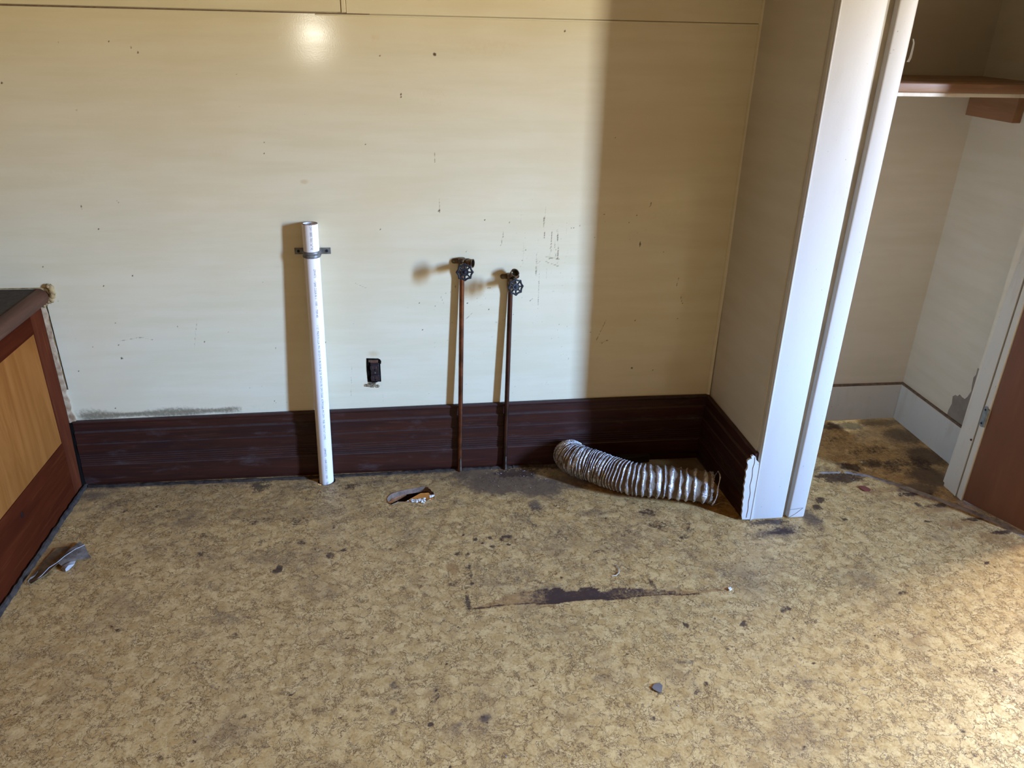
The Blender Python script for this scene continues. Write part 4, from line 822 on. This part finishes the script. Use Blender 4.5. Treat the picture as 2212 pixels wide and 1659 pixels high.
txt = [pipe_text('PVC DWV 88085 700017 & T 42', 676, 485, 544, .05, .0100),
       pipe_text('29H473', 682, 586, 604, .22, .0105),
       pipe_text('\u2022 BAR CODE & U.  1050  -  700F-4X', 684, 611, 690, .18, .0098),
       pipe_text('1 1/2"  MADE IN U.S.A.  PVC 100 SCH 40  PR 330 PSI @ 73F  ASTM D1785  DWV D2665  ASTM D2665  PVC DWV  7NSE  700017 & T 1/2 PVC', 696, 706, 950, .14, .0092),
       pipe_text('29M473', 704, 968, 985, .06, .0096),
       pipe_text('\u2022 BAR CODE & U.  1050  -  700F', 706, 990, 1046, .06, .0092)]
adopt(pv, pipe, rimm, strap, *scr, *txt)

# ---------------------------------------------------------------- copper pipes with hose valves
def valve_pipe(bpx, tpx, hcx, lab, mat_pipe, outlet, tilt):
    b0 = P(*bpx, 'z', 0); b0 = Vector((b0.x, -.0345, -.01)); t0 = P(*tpx, 'y', -.0145)
    b0.x = P(bpx[0], bpx[1], 'y', -.0345).x
    root = thing('water_pipe', lab, 'pipe', (b0.x, b0.y, 0)); ps = []
    ps.append(MB().cyl(b0, t0, .0081, 20).build('riser', mat_pipe, smooth=True))
    ps.append(MB().tube([b0 + Vector((.003, -.0062, .012)), b0 + Vector((.003, -.0062, .065))], [.0030, .0022], 8).build('corroded_streak', M_verd, smooth=True))
    ps.append(MB().lathe(t0 + Vector((0, 0, -.020)), (0, 0, 1), [(0, .0098), (.012, .0102), (.014, .0125), (.034, .0125), (.038, .0105), (.044, .0105), (.046, .013), (.058, .013), (.062, .009)], 20).build('valve_body', M_bronze, smooth=True))
    top = t0 + Vector((0, 0, .026))
    # wall flange: plate to the left with a screw
    fx, fz = top.x, top.z + .002
    pl_ = [(fx - .026 + .008 * math.cos(a), -.004, fz + .008 * math.sin(a)) for a in np.linspace(PI / 2, 3 * PI / 2, 9)] + [(fx + .022 + .008 * math.cos(a), -.004, fz + .008 * math.sin(a)) for a in np.linspace(-PI / 2, PI / 2, 9)]
    fl = MB().prism(pl_, (0, .0045, 0)).build('wall_flange', M_bronze, bevel=.0008, seg=1)
    ps += [fl, MB().cyl((fx, -.003, fz), (fx, top.y, fz), .0095, 16).build('elbow', M_bronze, smooth=True)]
    ps.append(MB().lathe((fx - .026, -.004, fz), (0, -1, 0), [(0, .0038), (.0016, .0034), (.0018, .001)], 10).build('screw', M_galv))
    # outlet spout with hose thread
    od = Vector(outlet).normalized()
    ps.append(MB().lathe(top, od, [(.0, .0088), (.022, .0088), (.024, .0132), (.027, .0140), (.029, .0132), (.0315, .0140), (.034, .0132), (.039, .0148), (.039, .0118), (.018, .0105)], 22).build('spout', M_bronze, smooth=True))
    ps.append(MB().lathe(top + od * .020, od, [(0, .0106), (.001, .0106)], 16).build('spout_bore', M_green if od.z > .6 else M_iron))
    # stem and scalloped wheel
    hc = P(*hcx, 'y', -.098); hn = Vector(tilt).normalized()
    base = Vector((top.x, top.y, top.z - .008))
    ps.append(MB().tube([base, base.lerp(hc, .25), base.lerp(hc, .30), base.lerp(hc, .48), base.lerp(hc, .55), hc + hn * -.004], [.0125, .0120, .0135, .0130, .0080, .0065], 14).build('bonnet', M_bronze, smooth=True))
    e1 = hn.cross(Vector((0, 0, 1))).normalized(); e2 = e1.cross(hn)
    RW = .0262; rim = []
    for k in range(64):
        a = 2 * PI * k / 64; fr = (k % 8) / 8.; rr_ = RW * (1 - .17 * math.sin(PI * fr) ** .8); rim.append(hc + (e1 * math.cos(a) + e2 * math.sin(a)) * rr_)
    wheel = MB().tube(rim, .0031, 8, closed=True)
    for k in range(8):
        a = 2 * PI * k / 8; d_ = e1 * math.cos(a) + e2 * math.sin(a); wheel.tube([hc + d_ * .008 - hn * .001, hc + d_ * (RW - .001)], [.0030, .0025], 6)
    hw_ = wheel.build('handwheel', M_iron, smooth=True)
    hb = MB().lathe(hc - hn * .004, hn, [(0, .0095), (.005, .0125), (.0066, .0125), (.0070, .0112), (.0058, .0105), (.0058, .005), (.0085, .0045), (.0095, .003), (.0097, 0)], 22).build('wheel_hub', M_iron, smooth=True)
    ps += [hw_, hb]
    adopt(root, *ps); root['group'] = 'copper water risers with hose valves'; return root
valve_pipe((993, 1012), (998, 584), (1004, 588), 'left copper water riser, its valve spout turned to the right', M_copper, (.86, -.48, .06), (0, -1, .22))
valve_pipe((1090, 1008), (1103, 617), (1114, 620), 'right darker copper water riser, its valve spout turned upward', M_copperd, (.24, -.62, .62), (.35, -1, .15))

# ---------------------------------------------------------------- uncovered wall socket
so = thing('wall_socket', 'uncovered dark brown duplex socket in the back wall right of the white pipe', 'socket', (-.345, 0, .395))
def W_(u, v, y=-.0): return P(u, v, 'y', y)
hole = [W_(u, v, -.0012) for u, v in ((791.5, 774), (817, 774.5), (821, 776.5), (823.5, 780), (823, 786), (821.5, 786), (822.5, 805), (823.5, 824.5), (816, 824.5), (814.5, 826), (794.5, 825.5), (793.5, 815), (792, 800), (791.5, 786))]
ps = [MB().prism(hole, (0, .0022, 0)).build('opening_dark_plate', M_black)]  # thin black plate stands for the dark opening, wall is uncut
x0_, z1_ = W_(799, 784).x, W_(799, 784).z; x1_, z0_ = W_(821.5, 824).x, W_(821.5, 824).z
ps.append(MB().box(x0_ + .001, x1_ - .001, -.005, .0, z0_ + .003, z1_).build('receptacle_body', M_bake, bevel=.0015))
cxm = (x0_ + x1_) / 2
for zc in (W_(810, 793).z, W_(810, 814.5).z):
    face = []
    for k in range(24):
        a = 2 * PI * k / 24; face.append((cxm + .0165 * max(-.93, min(.93, math.cos(a))), -.005, zc + .0145 * max(-.80, min(.80, math.sin(a)))))
    fo = MB().prism(face, (0, -.0035, 0)).build('outlet_face', M_bake, bevel=.0006, seg=1); ps.append(fo)
    for dx in (-.0065, .0055):
        s_ = MB().box(cxm + dx - .001, cxm + dx + .001, -.0089, -.0084, zc - .002, zc + .006).build('slot', M_rust); s_.parent = fo
    g_ = MB().lathe((cxm, -.0084, zc - .007), (0, -1, 0), [(0, .0024), (.0006, .0024)], 10).build('ground_hole', M_black); g_.parent = fo
ps.append(MB().lathe((cxm, -.005, W_(810, 804).z), (0, -1, 0), [(0, .003), (.0015, .0026), (.002, .001)], 12).build('center_screw', M_galv, smooth=True))
ps.append(MB().box(x0_ + .001, x1_ - .004, -.004, -.0012, W_(806, 783).z, W_(806, 777).z).build('yoke', M_rust, bevel=.0008))
ps.append(MB().box(x0_ - .004, x0_ + .006, -.003, -.0012, W_(798, 781).z - .001, W_(798, 777).z).build('yoke_tab', M_brassy))
mb = MB()
for u, v, r_s in ((792.5, 832.5, .0042), (800.5, 833, .0046), (805.5, 834, .0044), (816, 834, .0046), (800, 829, .0036), (809, 830, .0034)):
    q = W_(u, v, -.0035); mb.tube([(q.x + r_s * math.cos(a), q.y, q.z + r_s * math.sin(a)) for a in np.linspace(0, 2 * PI, 15)[:-1]], .0011, 6, closed=True)
q0, q1 = W_(797, 827.5, -.0025), W_(812, 827.5, -.0025); mb.box(q0.x, q1.x, -.0035, -.0015, q0.z - .003, q0.z + .002)
ps.append(mb.build('mounting_ears', M_brassy, smooth=True))
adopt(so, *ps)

# ---------------------------------------------------------------- dark block in the corner
qa, qb, qc, qd = [P(u, v, 'z', .030) for u, v in ((1322, 970), (1392, 967), (1404, 984), (1337, 992))]
o = MB().prism([(q.x, q.y, .001) for q in (qa, qb, qc, qd)], (0, 0, .030)).build('wood_block', M_block, bevel=.0015); tag(o, 'small dark wooden block on the floor behind the foil duct', 'block')
loc = sum((Vector(q) for q in (qa, qb, qc, qd)), Vector()) / 4

# ---------------------------------------------------------------- flexible foil duct
dc = thing('foil_duct', 'crumpled silver foil vent duct lying in the corner by the partition', 'duct', (.58, -.25, 0))
key = [Vector(k) for k in ((.342, -.058, .066), (.343, -.084, .068), (.356, -.110, .069), (.384, -.134, .068), (.424, -.160, .065), (.466, -.196, .062), (.516, -.231, .061), (.572, -.256, .061), (.642, -.271, .061), (.715, -.296, .061), (.780, -.316, .061))]
def cat(t):
    n = len(key) - 1; s_ = min(max(t, 0), .99999) * n; i = int(s_); f_ = s_ - i
    g_ = lambda j: key[min(max(j, 0), n)]
    p0_, p1_, p2_, p3_ = g_(i - 1), g_(i), g_(i + 1), g_(i + 2)
    return .5 * ((2 * p1_) + (-p0_ + p2_) * f_ + (2 * p0_ - 5 * p1_ + 4 * p2_ - p3_) * f_ ** 2 + (-p0_ + 3 * p1_ - 3 * p2_ + p3_) * f_ ** 3)
NR, SEG, PER = 46, 72, 8
# rib positions: tight in the middle, wider at the right end
pos = []; s_ = 0.
for k in range(NR + 1): pos.append(s_); s_ += (1.0 if k < 30 else 1.0 + (k - 30) * .075) * (1 + random.uniform(-.22, .22))
pos = [p_ / pos[-1] for p_ in pos]
cen = [cat(t) for t in np.linspace(0, 1, 200)]
def frame(t):
    a = cat(max(0, t - .01)); b_ = cat(min(1, t + .01)); T = (b_ - a).normalized(); Up = Vector((0, 0, 1)); Up = (Up - T * Up.dot(T)).normalized(); return T, Up, T.cross(Up)
rs = []; rid = []
for k in range(NR):
    shear = random.uniform(-.10, .10)
    ph = random.uniform(0, 6.28)
    for j in range(PER):
        f_ = j / PER; t = pos[k] + (pos[k + 1] - pos[k]) * f_
        T, Up, Sd = frame(t); c_ = cat(t)
        rdg = (math.cos(2 * PI * f_) * .5 + .5) ** 2.6
        R0 = .0525 + .0072 * rdg
        if t < .06: R0 *= .93 + t
        ring = []
        for q in range(SEG):
            a = 2 * PI * q / SEG
            wr = .0016 * (1 - rdg) * math.sin(7 * a + ph + k) + random.uniform(-.0007, .0007) + .0011 * math.sin(3 * a + ph)
            sq = 1 - .045 * max(0, -math.cos(a)) ** 2
            off = T * (.0035 * math.sin(a + ph) + shear * .02 * math.cos(a) + .0012 * math.sin(5 * a + ph))
            ring.append(c_ + off + (Up * math.cos(a) + Sd * math.sin(a)) * (R0 + wr) * sq)
        rs.append(ring); rid += [rdg] * SEG
T0, U0, S0 = frame(0); T1, U1, S1 = frame(1)
# left mouth: folded inward; right mouth: ragged lip and hollow inside
def extra(c_, T, Up, Sd, r_, jit, r_k=1.11): return [c_ + T * random.uniform(-jit, jit) + (Up * math.cos(2 * PI * q / SEG) + Sd * math.sin(2 * PI * q / SEG)) * r_ * r_k for q in range(SEG)]
pre = [extra(cat(0) + T0 * .05, T0, U0, S0, .030, .001), extra(cat(0) + T0 * .02, T0, U0, S0, .040, .002), extra(cat(0) - T0 * .002, T0, U0, S0, .0445, .0015)]
e_ = cat(1); post = [extra(e_ + T1 * .004, T1, U1, S1, .049, .0015), extra(e_ + T1 * .010, T1, U1, S1, .051, .003), extra(e_ + T1 * .004, T1, U1, S1, .0465, .001), extra(e_ - T1 * .05, T1, U1, S1, .043, .001)]
allr = pre + rs + post; rid = [.2] * (3 * SEG) + rid + [.6] * (4 * SEG)
mb = MB(); mb.rings(allr, True, True)
me = bpy.data.meshes.new('duct_tube'); me.from_pydata([tuple(v_) for v_ in mb.v], [], mb.f); me.materials.append(M_foil)
ca_ = me.color_attributes.new('ridge', 'FLOAT_COLOR', 'POINT'); ca_.data.foreach_set('color', np.repeat(np.array(rid)[:, None], 4, 1).astype(np.float32).ravel())
me.polygons.foreach_set('use_smooth', [True] * len(me.polygons)); me.update()
tb = bpy.data.objects.new('duct_tube', me); C.objects.link(tb)
# wire end ring with a torn foil collar standing off the last rib
rim = []
for k in range(48):
    a = 2 * PI * k / 48; rim.append(e_ + T1 * (.020 + .008 * math.cos(a) + .0015 * math.sin(5 * a)) + (U1 * math.cos(a) + S1 * math.sin(a)) * (.0585 + .0015 * math.sin(3 * a)))
rimo = MB().tube(rim, [.0024 + .0010 * math.sin(k * .9) for k in range(48)], 7, closed=True).build('end_ring', M_foil, smooth='all')
rd = rimo.data.color_attributes.new('ridge', 'FLOAT_COLOR', 'POINT'); rd.data.foreach_set('color', np.ones(len(rimo.data.vertices) * 4, np.float32))
adopt(dc, tb, rimo)
